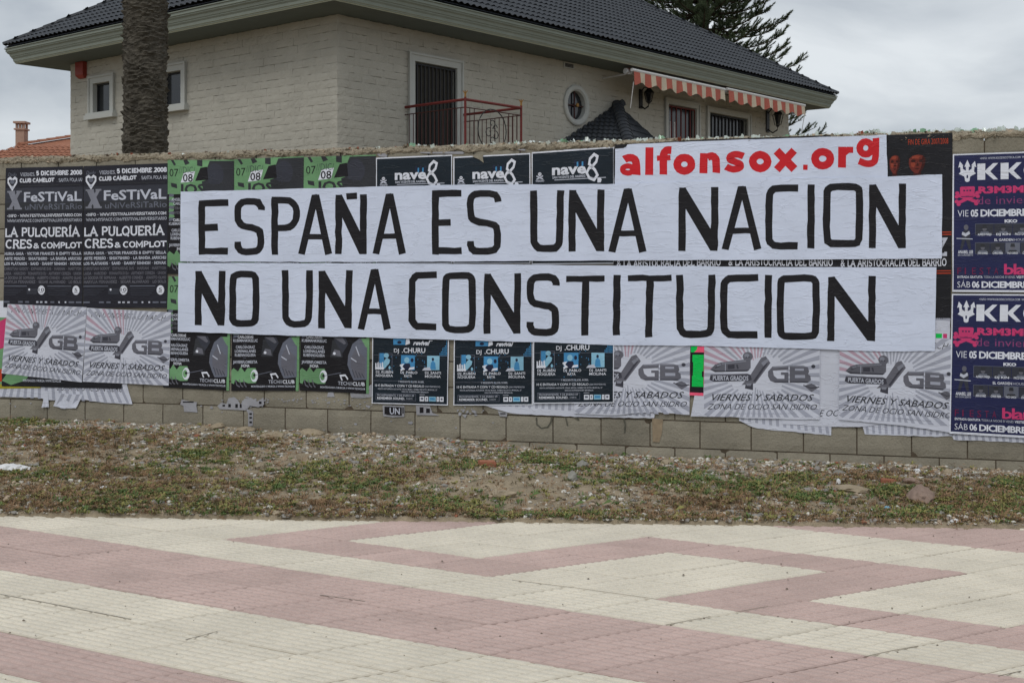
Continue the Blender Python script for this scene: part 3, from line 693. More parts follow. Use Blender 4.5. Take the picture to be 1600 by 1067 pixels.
# ---- green club posters
def techclub(c, label, layer=1, head=True, foot=True):
    p = Poster('club_poster', c, layer, M['sheet_green'], label, group='green and black club posters')
    # dark slabs of the photo-collage
    p.poly([(.55, .30), (1, .30), (1, .01), (.64, .01), (.58, .10), (.62, .17), (.52, .19)], 'ink_dusk')
    p.disc(.72, .13, .13, .1, 'ink_low', 18); p.poly([(.42, .185), (.62, .175), (.60, .06), (.50, .07)], 'ink')
    for q in ([(.05, .0), (.1, .05), (.13, .04), (.09, 0)], [(.24, .0), (.27, .045), (.34, .03), (.30, 0)], [(.45, .0), (.45, .05), (.53, .06), (.53, 0)], [(.05, .2), (.06, .235), (.15, .25), (.14, .21)]): p.poly(q[::-1], 'ink_dusk')
    p.poly([(.20, .20), (.38, .19), (.42, .10), (.25, .11)], 'ink_white')
    p.text('07', .03, .078, .165, .145, 'ink', bold=.0); p.text('//DIC/', .175, .06, .42, .118, 'ink_low', bold=-.012); p.text('08', .235, .125, .385, .19, 'ink', bold=.015)
    p.text('JOSEPH', .17, .215, .98, .30, 'ink_dusk', bold=.03)
    p.rect(.0, .30, .96, 1.0, 'ink'); 
    for q in range(9):
        random.seed(q + 3); y = .3 + q * .026; p.poly([(.02, y + .03), (.08 + .05 * random.random(), y + .02), (.1, y), (.03, y - .005)], 'sheet_green' if q % 2 else 'ink_mid')
    for k, (v, t, q) in enumerate(((.335, 'ANGELDAVILA', 'ink_silver'), (.37, 'CARLOSGIL', 'ink_silver'), (.41, 'ESTEBANLOPEZ', 'gb'), (.45, 'DAVIDMORENO', 'gb'), (.515, 'CARLOSKAS', 'ink_white'), (.548, 'KUBIMANKIKELUC', 'ink_silver'), (.605, 'CARLOSAGRAZ', 'ink_silver'), (.640, 'LORENALLANES', 'ink_silver'), (.675, 'RUBENNOGUERA', 'ink_silver'), (.735, 'JAVIERFLOMESTA', 'ink_silver'), (.768, 'JHONA', 'ink_white'))):
        w_ = .013 * len(t); p.text(t, .205 - w_, v, .205 + w_, v + .024, q, bold=.02)
    p.rect(.17, .592, .22, .595, 'ink_mid'); p.rect(.17, .712, .22, .715, 'ink_mid')
    # raised arm in a padded sleeve, phone in the hand
    p.poly([(.60, .545), (.62, .70), (.44, .70), (.47, .55)][::-1], 'ink_dusk'); p.poly([(.48, .53), (.66, .53), (.70, .58), (.62, .66), (.55, .60)], 'ink_low')
    p.poly([(.49, .53), (.62, .53), (.67, .575), (.64, .585)], 'gb'); p.poly([(.46, .68), (.6, .69), (.58, .64), (.50, .63)], 'gb'); p.disc(.5, .665, .02, .012, 'ink_white')
    p.poly([(.78, .89), (.97, .88), (.97, .53), (.86, .53), (.76, .58), (.70, .68), (.69, .76), (.74, .84)], 'ink_mid')
    p.poly([(.80, .87), (.94, .86), (.95, .70), (.80, .62), (.74, .70), (.74, .78)], 'gb')
    for k in range(4): p.stroke([(.76 + k * .045, .80 + k * .01), (.80 + k * .045, .87)], .008, 'ink_low', px=False, kind='print')
    p.stroke([(.81, .60), (.86, .68)], .012, 'ink_silver', px=False, kind='print'); p.stroke([(.74, .70), (.82, .73)], .01, 'ink_silver', px=False, kind='print')
    p.poly([(.95, .60), (1, .62), (1, .53), (.88, .53)], 'sheet_green')
    # green painted machine part with a white end
    p.poly([(.0, .93), (.04, .94), (.06, .90), (.12, .925), (.2, .92), (.26, .935), (.37, .93), (.40, .86), (.36, .80), (.24, .80), (.2, .835), (.14, .79), (.1, .83), (.03, .80), (0, .82)], 'sheet_green')
    p.disc(.345, .868, .055, .055, 'ink_white', 16); p.disc(.33, .868, .035, .035, 'sheet_green', 12); p.disc(.345, .862, .018, .013, 'ink', 10); p.stroke([(.36, .862), (.60, .83)], .006, 'ink_mid', px=False, kind='print')
    for k in range(3): p.stroke([(.06 + k * .06, .90), (.085 + k * .06, .95), (.13 + k * .05, .965)], .012, 'gb', px=False, kind='print')
    p.stroke([(.62, .905), (.59, .855), (.66, .85), (.70, .885)], .016, 'ink_white', px=False, kind='print')
    p.rect(.55, .895, .96, .95, 'ink'); p.text('TECH//', .555, .905, .76, .935, 'ink_silver'); p.text('CLUB', .765, .905, .94, .935, 'ink_white', bold=.02)
    p.text('MONTEAGUDO // MURCIA // WWW.TECHCLUB', .30, .953, .945, .968, 'ink_silver', bold=.02)
    p.rect(.955, .56, 1, 1, 'gb') if False else None
    random.seed(int(c[0][0])); return p.done()
for k, (x0, x1, y0, y1, ye0, ye1) in enumerate(((262.5, 366, 250.5, 250, 431, 431), (366.5, 475, 249.5, 244.5, 431, 431), (475.5, 588, 246, 242, 431, 431))):
    techclub([(x0, y0), (x1, y1), (x1, ye1 - 3), (x0, ye0 - 3)], ['upper green club poster next to the black festival bills', 'upper green club poster, middle one of the three along the wall top', 'upper green club poster next to the first navy nave poster'][k], 1)
for k, (x0, x1, xb0, xb1, yb0, yb1) in enumerate(((264, 362, 255.5, 358.5, 605, 610), (364, 470, 362, 467, 610.5, 610.5), (471, 578, 469, 577, 610, 615))):
    techclub([(x0, 432), (x1, 432), (xb1, yb1), (xb0, yb0)], ['lower green and black club poster beside the grey ray sheets', 'lower green and black club poster, middle one of three under the banner', 'lower green and black club poster beside the white-edged DJ posters'][k], 1)

# ---- nave posters
def nave(c, label, layer=2):
    p = Poster('dj_poster', c, layer, M['ink_white'], label, group='white-edged dark DJ night posters')
    e = .012; p.rect(e, e, 1 - e, 1 - e * .7, 'sheet_blueblack')
    # headline with the looped figure eight
    for k in range(5): p.rect(.52 + k * .03, .095 + (k % 2) * .015, .54 + k * .03, .15, 'ink_blue' if k % 2 else 'ink_navy')
    p.text('nave', .25, .125, .665, .212, 'ink_white', bold=.035)
    p.stroke([(.70, .17), (.67, .21), (.70, .255), (.76, .275), (.80, .235), (.77, .19), (.70, .135), (.71, .09), (.76, .055), (.80, .075), (.785, .12), (.73, .165)], .026, 'ink_white', px=False, closed=True, kind='print')
    p.poly([(.80, .265), (.83, .255), (.85, .275), (.84, .30), (.80, .30)], 'ink_white')
    p.text('SAN VICENTE DEL RASPEIG', .255, .228, .655, .246, 'ink_silver', bold=.03)
    p.disc(.10, .20, .022, .016, 'ink_white', 10); p.disc(.092, .2, .006, .005, 'sheet_blueblack', 6); p.disc(.108, .2, .006, .005, 'sheet_blueblack', 6)
    p.stroke([(.06, .215), (.14, .245)], .012, 'ink_silver', px=False, kind='print'); p.stroke([(.06, .245), (.14, .215)], .012, 'ink_silver', px=False, kind='print')
    p.text('WEEKEND', .05, .252, .155, .268, 'ink_silver', bold=.02)
    p.rect(.28, .256, .90, .262, 'ink_silver')
    rr = random.Random(4)
    for k in range(90): 
        u, v = rr.choice([(.6, .56), (.30, .6), (.93, .5), (.62, .64), (.45, .72)]); u += rr.gauss(0, .07); v += rr.gauss(0, .04); u = min(.97, max(.02, u)); v = min(.95, max(.42, v))
        p.rect(u, v, u + .01, v + .007, rr.choice(['ink_blue', 'ink_navy', 'ink_navy']))
    for k in range(6):
        for j in range(k + 2): p.rect(.885 + k * .017, .55 - j * .017, .897 + k * .017, .56 - j * .017, 'ink_blue')
    p.rect(.28, .40, .44, .462, 'ink_blue'); p.poly([(.44, .465), (.50, .45), (.49, .41), (.45, .40)], 'ink_white'); p.disc(.36, .44, .03, .015, 'ink_navy', 8)
    p.text('revival', .54, .425, .74, .462, 'ink_white', bold=.04, shear=.02); p.rect(.75, .42, .79, .426, 'ink_white')
    p.text('DJ', .29, .497, .355, .532, 'ink_white', bold=.01); p.text('.CHURU', .395, .490, .70, .532, 'ink_white', bold=.022)
    p.rect(.01, .556, .99, .559, 'ink_mid'); p.rect(.01, .789, .4, .792, 'ink_mid')
    # three portraits: record and hand, mixing desk, seated figure
    p.frame(.09, .54, .27, .69, .006, 'ink_mid', .004); p.rect(.10, .54, .16, .68, 'ink_blue'); p.poly([(.12, .67), (.17, .60), (.20, .58), (.24, .60), (.23, .63), (.17, .68)], 'ink_paleblue'); p.disc(.19, .56, .035, .022, 'ink_paleblue', 10)
    for k in range(4): p.poly([(.045 + k * .03, .69), (.065 + k * .03, .69), (.06 + k * .028, .63 - .012 * (k % 2)), (.045 + k * .028, .63)], 'ink_white')
    p.rect(.05, .668, .16, .686, 'ink_white'); p.disc(.235, .67, .014, .016, 'ink_paleblue', 8)
    p.rect(.385, .555, .565, .688, 'ink_blue'); p.disc(.46, .60, .035, .028, 'ink_paleblue', 10); p.poly([(.40, .66), (.44, .63), (.50, .63), (.52, .69), (.41, .69)], 'ink_navy'); p.poly([(.48, .69), (.56, .68), (.56, .66), (.50, .665)], 'ink_white'); p.disc(.53, .60, .02, .02, 'ink_navy', 8)
    p.stroke([(.37, .65), (.41, .64), (.39, .66), (.42, .68), (.38, .69)], .016, 'ink_white', px=False, kind='print')
    p.rect(.725, .558, .885, .685, 'ink_paleblue'); p.disc(.80, .59, .016, .016, 'ink_navy', 8); p.poly([(.765, .68), (.84, .68), (.83, .62), (.80, .60), (.775, .62)], 'ink_blue'); p.poly([(.66, .69), (.78, .69), (.76, .66), (.69, .665)], 'ink_silver')
    for u0, u1, a, b_ in ((.055, .28, 'DJ .RUBÉN', 'NOGUERA'), (.38, .60, 'DJ .PABLO', 'RATA'), (.70, .905, 'DJ .SANTI', 'MOLINA')):
        p.text(a, u0, .700, u1, .722, 'ink_white', bold=.012)
        if b_ == 'RATA': p.text(b_, .43, .732, .53, .754, 'ink_white', bold=.012)
        else: p.text(b_, u0, .732, u1, .754, 'ink_white', bold=.012)
    p.text('Y RESIDENTE DJ JOEL ROBEL', .35, .787, .69, .803, 'ink_silver', bold=.01)
    p.text('10 € ENTRADA Y COPA Y CD REGALO', .045, .823, .69, .843, 'ink_white', bold=.012); p.text('(200 PRIMEROS)', .70, .828, .90, .842, 'ink_silver')
    p.text('VENTA ANTICIPADA ALICANTE: VISUAL MODA, GAMBO DE SOTO, MUSICAL, 27', .08, .858, .86, .870, 'ink_silver', bold=.01)
    p.text('DISCOS SUPERSINGER BENALUA', .40, .880, .75, .892, 'ink_silver', bold=.01)
    p.frame(.055, .905, .585, .968, .005, 'ink_mid', .004); p.text('PRÓXIMAMENTE: 9 DE ENERO 09', .075, .913, .56, .930, 'ink_silver'); p.text('REMEMBER SOUND.', .075, .938, .44, .958, 'ink_white', bold=.02); p.text('5 PARTE', .46, .942, .54, .955, 'ink_silver')
    p.rect(.63, .906, .70, .910, 'ink_silver')
    for u0, u1, q in ((.635, .695, 'ink_white'), (.705, .745, 'ink_white'), (.755, .845, 'ink_paleblue'), (.855, .885, 'ink_white'), (.895, .945, 'ink_white')):
        p.rect(u0, .925, u1, .968, q); p.rect(u0 + .012, .935, u1 - .012, .955, 'ink_mid' if q == 'ink_white' else 'ink_blue')
    return p.done()
nave([(588, 247), (707, 242), (707, 412), (588, 412)], 'upper dark DJ poster with looped eight, first right of the green posters', 1)
nave([(709, 245.5), (829, 239.5), (829, 412), (709, 412)], 'upper dark DJ poster with looped eight and torn top edge, in the middle', 1)
nave([(831, 238.5), (960, 229.5), (960, 412), (831, 413)], 'upper dark DJ poster with looped eight, beside the red web address', 1)
nave([(583, 459), (703, 459), (700.5, 633), (581.5, 630)], 'lower dark DJ poster with blue portraits, nearest the green club posters')
nave([(710.5, 462), (833, 461), (833, 632.5), (709, 633)], 'lower dark DJ poster with blue portraits, middle of three')
nave([(834, 452), (960.5, 452), (960, 629), (834, 630)], 'lower dark DJ poster with blue portraits, cut by the grey ray sheet', 5)

# ---- grey ray sheets (GB)
def rays(p, cu, cv, n=46, pink=False, clip=(0, 0, 1, 1), r0=.10, phase=0):
    u0, v0, u1, v1 = clip; rr = random.Random(int(p.cx.x * 100))
    def hit(a):
        dx, dy = math.cos(a), math.sin(a) * 1.35; ts = []
        if dx > 1e-6: ts.append((u1 - cu) / dx)
        if dx < -1e-6: ts.append((u0 - cu) / dx)
        if dy > 1e-6: ts.append((v1 - cv) / dy)
        if dy < -1e-6: ts.append((v0 - cv) / dy)
        t = min(ts); return t, dx, dy
    for k in range(n):
        a = 2 * math.pi * (k + phase) / n; w_ = math.pi / n * .5
        t, dx, dy = hit(a); t0, dx0, dy0 = hit(a - w_); t1, dx1, dy1 = hit(a + w_)
        r = r0 + .12 * abs(dx) + rr.uniform(0, .05)
        if t < r or t0 < r or t1 < r: continue
        p.put([(cu + dx0 * r, cv + dy0 * r), (cu + dx1 * r, cv + dy1 * r), (cu + dx1 * t1 * .995, cv + dy1 * t1 * .995), (cu + dx0 * t0 * .995, cv + dy0 * t0 * .995)], [(0, 1, 2, 3)],
              'ray_pink' if pink and dy < 0 and dx < .3 and rr.random() < .7 else 'ray', 'print', d=.00007)
def gb(c, label, layer, pink=True, top=None, bot=None, head=True, logo=True, pinkbits=False, words=True, m='sheet_grey', curl=0, cat='poster', zona=True):
    p = Poster('ray_poster', c, layer, M[m], label, cat, group='grey and white ray posters', top=top, bot=bot, nx=16, curl=curl); p.n = 2
    rays(p, .46, .50, pink=pink)
    if head: p.text('VEN DONDE ESTA LA MARCHA', .04, .05, .97, .12, 'ink_dusk', bold=.0, shear=.02)
    if logo:
        # toy-like rocket emblem with its base plate, crossed by a bar, and the letters GB with a dot and a diamond
        p.disc(.385, .285, .045, .055, 'gb', 12); p.poly([(.36, .66), (.43, .68), (.43, .60), (.37, .58)], 'gb_dark')
        p.poly([(.33, .62), (.45, .60), (.58, .36), (.54, .28), (.50, .30), (.40, .52)], 'gb'); p.stroke([(.44, .58), (.55, .36)], .02, 'gb_dark', px=False, kind='print')
        p.poly([(.055, .44), (.10, .47), (.38, .46), (.41, .42), (.41, .33), (.36, .32), (.15, .355), (.10, .38)], 'gb'); p.poly([(.055, .44), (.1, .47), (.38, .46), (.40, .44), (.12, .45)], 'gb_dark')
        p.stroke([(.10, .42), (.14, .40), (.11, .40)], .012, 'gb_dark', px=False, kind='print'); p.stroke([(.19, .355), (.19, .455)], .006, 'ray', px=False, kind='print'); p.stroke([(.29, .38), (.30, .43)], .014, 'gb_dark', px=False, kind='print')
        p.poly([(.05, .56), (.06, .50), (.38, .485), (.41, .50), (.42, .56), (.40, .57), (.09, .585)], 'gb_dark'); p.text('PUERTA GRADOS', .08, .515, .39, .565, 'ink_silver', bold=.02)
        p.poly([(.16, .362), (.37, .330), (.37, .345), (.16, .378)][::-1], 'gb_light'); p.poly([(.11, .39), (.15, .37), (.15, .39), (.12, .405)][::-1], 'gb_light'); p.poly([(.21, .385), (.27, .378), (.27, .43), (.21, .435)][::-1], 'gb_dark')
        p.disc(.375, .272, .022, .024, 'gb_light', 9); p.disc(.372, .295, .007, .009, 'gb_dark', 6); p.disc(.396, .293, .007, .009, 'gb_dark', 6); p.poly([(.50, .36), (.555, .31), (.57, .33), (.52, .40)][::-1], 'gb_light'); p.poly([(.37, .60), (.42, .60), (.41, .63), (.375, .63)][::-1], 'gb_light')
        p.poly([(.06, .505), (.38, .488), (.40, .498), (.06, .517)][::-1], 'gb')
        # GB
        p.poly([(.56, .52), (.58, .57), (.62, .59), (.735, .59), (.735, .47), (.67, .47), (.67, .50), (.70, .50), (.70, .545), (.64, .545), (.61, .51), (.60, .45), (.735, .44), (.735, .39), (.60, .40), (.56, .46)], 'gb')
        p.poly([(.745, .59), (.90, .59), (.925, .56), (.92, .51), (.90, .49), (.91, .46), (.90, .41), (.86, .39), (.745, .39)], 'gb')
        p.rect(.79, .425, .865, .45, 'ray'); p.rect(.79, .50, .875, .535, 'ray'); p.poly([(.60, .40), (.735, .39), (.735, .405), (.605, .417)][::-1], 'gb_light'); p.poly([(.745, .39), (.86, .39), (.895, .408), (.745, .405)][::-1], 'gb_light'); p.poly([(.745, .575), (.90, .575), (.895, .59), (.745, .59)][::-1], 'gb_dark'); p.poly([(.60, .575), (.735, .575), (.735, .59), (.62, .59)][::-1], 'gb_dark'); p.disc(.945, .40, .018, .022, 'gb_dark', 10)
        p.poly([(.87, .63), (.93, .70), (.985, .65), (.96, .62), (.93, .60), (.90, .61)], 'gb'); p.stroke([(.86, .62), (.93, .655), (.995, .64)], .012, 'gb_dark', px=False, kind='print')
    if words: p.text('VIERNES Y SABADOS', .05, .728, .93, .805, 'ink_dusk', shear=.025, bold=.006)
    if zona: p.text('ZONA DE OCIO SAN ISIDRO',   .03, .843, .965, .908, 'ink_dusk' if words else 'ink_mid', shear=.02, bold=-.004)
    if zona: p.text('WWW.DISCOTECAS-GENERACION.COM', .2, .945, .8, .965, 'ray')
    return p
# deepest torn layers
def torn(name, top, bot, layer, label, curl=.02, m='sheet_grey', ray=(.5, -1.2), word=None, group='torn strips of older posters'):
    c = [top[0], top[-1], bot[-1], bot[0]]
    p = Poster('torn_paper', c, layer, M[m], label, 'torn paper', group, top=top, bot=bot, nx=max(8, int((top[-1][0] - top[0][0]) / 8)), ny=5, curl=curl); p.n = 2
    if ray:
        n = max(3, int((top[-1][0] - top[0][0]) / 11))
        for k in range(n):
            u = (k + .3) / n; du = .42 / n; u2 = ray[0] + (u - ray[0]) * .93
            p.put([(u2, .03), (u2 + du, .03), (min(u + du, .98), .975), (u, .975)], [(0, 1, 2, 3)], 'ray', 'print', d=.0001)
    if word: p.text(word[0], *word[1:5], 'ink_low', shear=.02)
    return p.done()
torn('t', [(0, 596), (60, 597), (130, 598), (190, 598), (198, 598)], [(0, 620), (60, 620.5), (75, 625), (130, 624), (160, 629), (207, 631)], 0, 'long torn ray strip under the leftmost sheets, above the bare blocks', 0, word=('ZONA DE OCIO SAN ISIDRO', .45, .15, .95, .45))
torn('t', [(92, 614), (130, 616)], [(84, 634), (102, 638), (120, 637)], .6, 'small torn flap hanging below the leftmost strip', .01)
torn('t', [(70, 610), (76, 611)], [(67, 636), (77, 636)], .7, 'narrow twisted paper tongue hanging left of the small flap', .012, ray=None, m='sheet_grey')
torn('t', [(745, 600), (900, 600), (1035, 600)], [(752, 632), (800, 646), (900, 651), (1022, 653)], 0, 'curled torn ray strip showing under the lower DJ posters', 0)
torn('t', [(1150, 630), (1298, 630)], [(1155, 657), (1180, 669), (1235, 674), (1299, 680)], 0, 'torn ray flap sagging below the sheet with the neon sticker', 0, word=('DE OCIO S', .08, .42, .5, .62))
torn('t', [(1340, 640), (1500, 640)], [(1351, 678), (1400, 680), (1460, 682), (1489, 681)], 0, 'torn ray flap sagging left of the purple posters', 0, word=('AN I', .45, .5, .66, .68))
torn('t', [(1478, 660), (1660, 660)], [(1490, 687), (1530, 688), (1570, 690), (1660, 694)], 0, 'torn ray strip below the purple poster', 0)
torn('t', [(1225, 530), (1400, 530)], [(1222, 662), (1270, 665), (1320, 667), (1355, 666), (1390, 660)], 1, 'blank patch of paper with partial words between two ray posters', 0, ray=None, word=('E OCIO', .345, .84, .60, .915))
gb([(13.5, 475), (137, 480), (129.5, 597), (4, 583)], 'leftmost grey ray poster, pink stained, under the first festival bill', 3).done()
gb([(137.5, 481), (269, 488), (265, 602), (131, 596)], 'grey ray poster under the second festival bill, split by a vertical tear', 3.2).done()
gb([(898, 517), (1079, 518), (1078, 647), (898, 646)], 'ray poster with half its emblem covered, left of the neon strip', 3, bot=[(898, 646), (960, 648), (1020, 643), (1078, 648)], curl=.0).done()
gb([(1100, 519), (1281, 519), (1281, 652), (1100, 651)], 'complete ray poster just right of the neon green strip', 3.4, bot=[(1080, 650), (1150, 651), (1160, 653), (1281, 655)]).done()
gb([(1312, 521), (1493, 530), (1491, 666), (1310, 652)], 'ray poster partly under the lower purple poster', 3.6, bot=[(1310, 655), (1390, 662), (1440, 668), (1491, 677)], curl=.0).done()
# left-over strips seen past the first sheets
p = Poster('under_poster', [(-12, 470), (12, 470), (10, 600), (-14, 600)], .5, M['sheet_green'], 'sliver of an orange and green poster at the far left of the wall', 'poster'); p.n = 2
p.rect(0, 0, 1, .2, 'ink_white'); p.poly([(.3, .6), (1, .55), (1, .2), (.5, .25)], 'ink_pink'); p.rect(0, .82, .98, .97, 'ink_orange'); p.done()
p = Poster('under_poster', [(5, 560), (192, 560), (191, 607), (4, 603)], 2, M['sheet_dark'], 'black poster foot with green blotch peeping below the left ray sheets', 'poster'); p.n = 2
p.poly([(.0, .8), (.08, .95), (.2, .78), (.24, .55), (.05, .5)], 'sheet_green'); p.text('MONTEAGUDO // MURCIA // WWW.TECHCLUB', .18, .74, .5, .82, 'ink_silver', bold=.02); p.done()
p = Poster('under_poster', [(-12, 600), (66, 600), (64, 606), (-12, 607)], 1.2, M['ink_yellow'], 'thin yellow paper edge under the left ray sheets', 'poster'); p.done()

# ---- dark tour posters
def tour(c, label, head=True):
    p = Poster('tour_poster', c, 1.5, M['sheet_dark'], label, group='black tour posters with red faces'); p.n = 1
    if head:
        p.text('FIN DE GIRA 2007/2008', .62, .028, .965, .058, 'ink_orange', bold=-.005)
        # two dim faces lit red
        for dx, w_, q in ((.505, .052, 1), (.70, .082, 0)):
            cy_ = .152; E_ = lambda a, rx, ry, ox=0, oy=0: (dx + ox + rx * math.cos(R(a)), cy_ + oy - ry * math.sin(R(a)))
            p.poly([(dx - w_ * .42, .25), (dx + w_ * .42, .25), (dx + w_ * .38, .19), (dx - w_ * .38, .19)], 'ink_facedark')
            p.poly([E_(a_, w_ * 1.02, .060, 0, -.012) for a_ in range(0, 360, 20)], 'ink')
            p.poly([(dx + w_ * u, cy_ + v) for u, v in ((-.86, -.018), (-.9, .006), (-.8, .03), (-.55, .048), (-.25, .060), (.1, .062), (.4, .052), (.68, .032), (.84, .008), (.86, -.018), (.6, -.034), (.1, -.040), (-.5, -.034))], 'ink_face')
            p.poly([(dx + w_ * u, cy_ + v) for u, v in ((.1, .062), (.4, .052), (.68, .032), (.84, .008), (.86, -.018), (.6, -.034), (.42, -.01), (.5, .012), (.35, .035))], 'ink_facedark')
            p.poly([(dx + w_ * u, cy_ + v) for u, v in ((-.7, .004), (-.62, .026), (-.35, .03), (-.2, .012), (-.3, .002))], 'ink_facehi'); p.poly([(dx + w_ * u, cy_ + v) for u, v in ((-.6, -.02), (.1, -.016), (.3, -.03), (-.1, -.037), (-.5, -.031))], 'ink_facehi')
            for e in (-.40, .42):
                p.poly([(dx + w_ * (e + u), cy_ + v) for u, v in ((-.27, -.008), (-.2, .002), (.16, .002), (.25, -.007), (.1, -.013), (-.15, -.013))], 'ink_facedark'); p.poly([(dx + w_ * (e + u), cy_ + v) for u, v in ((-.13, -.003), (.13, -.003), (.1, -.007), (-.1, -.007))], 'ink')
            p.poly([(dx + w_ * u, cy_ + v) for u, v in ((-.16, .022), (.2, .022), (.12, .012), (.04, -.008), (-.02, .012))], 'ink_facedark'); p.poly([(dx + w_ * u, cy_ + v) for u, v in ((-.3, .036), (.0, .041), (.3, .036), (.0, .032))], 'ink_facedark')
    p.rect(.0, .533, 1, .538, 'ink_orange'); p.rect(.0, .546, 1, .551, 'ink_orange')
    p.rect(.0, .742, 1, .747, 'ink_orange'); p.rect(.0, .755, 1, .760, 'ink_orange')
    p.text('Z', .86, .565, .97, .665, 'ink_silver', font='slab', tk=.17)
    p.text('& LA ARISTOCRACIA DEL BARRIO', .03, .676, .96, .719, 'ink_white', font='slab', tk=.15)
    return p
tour([(959, 233), (1134, 224), (1133, 490), (959, 490)], 'black tour poster glimpsed between the two banners, leftmost of three', False).done()
tour([(1134, 224), (1309, 216), (1308, 494), (1133, 490)], 'black tour poster glimpsed between the two banners, middle of three', False).done()
tour([(1309, 214), (1488, 208), (1485, 497), (1308, 497)], 'black tour poster with two dim red faces, right of the web address').done()
p = Poster('scrap_poster', [(1440, 488), (1485, 490), (1483, 560), (1440, 560)], 1.2, M['sheet_grey'], 'scrap of older poster with green and red dots below the black tour poster', 'poster'); p.n = 1
p.rect(.40, .0, 1.0, .16, 'ray'); p.text('rras...', .52, .06, .85, .13, 'ink_low'); p.rect(.5, .45, .72, .55, 'ink_neon'); p.rect(.76, .45, .9, .55, 'ink_pink'); p.text('ARC', .52, .70, .98, .84, 'ink_low', shear=.05); p.done()
p = Poster('neon_strip', [(1080, 541), (1100.5, 541), (1099.5, 618), (1078, 617)], 4, M['ink_neonpink'], 'narrow neon green and pink sticker strip between two ray posters', 'sticker'); p.n = 1
p.rect(0, .0, 1, .94, 'ink'); p.rect(.2, .0, 1, .12, 'ink_neonpink'); p.poly([(.0, .0), (.0, .12), (.25, .12), (.45, .07), (.5, 0)][::-1], 'ink_neon'); p.rect(.14, .17, .98, .82, 'ink_neon'); p.rect(.0, .32, .2, .6, 'ink')
p.rect(.86, .5, .98, .62, 'ink'); p.done()

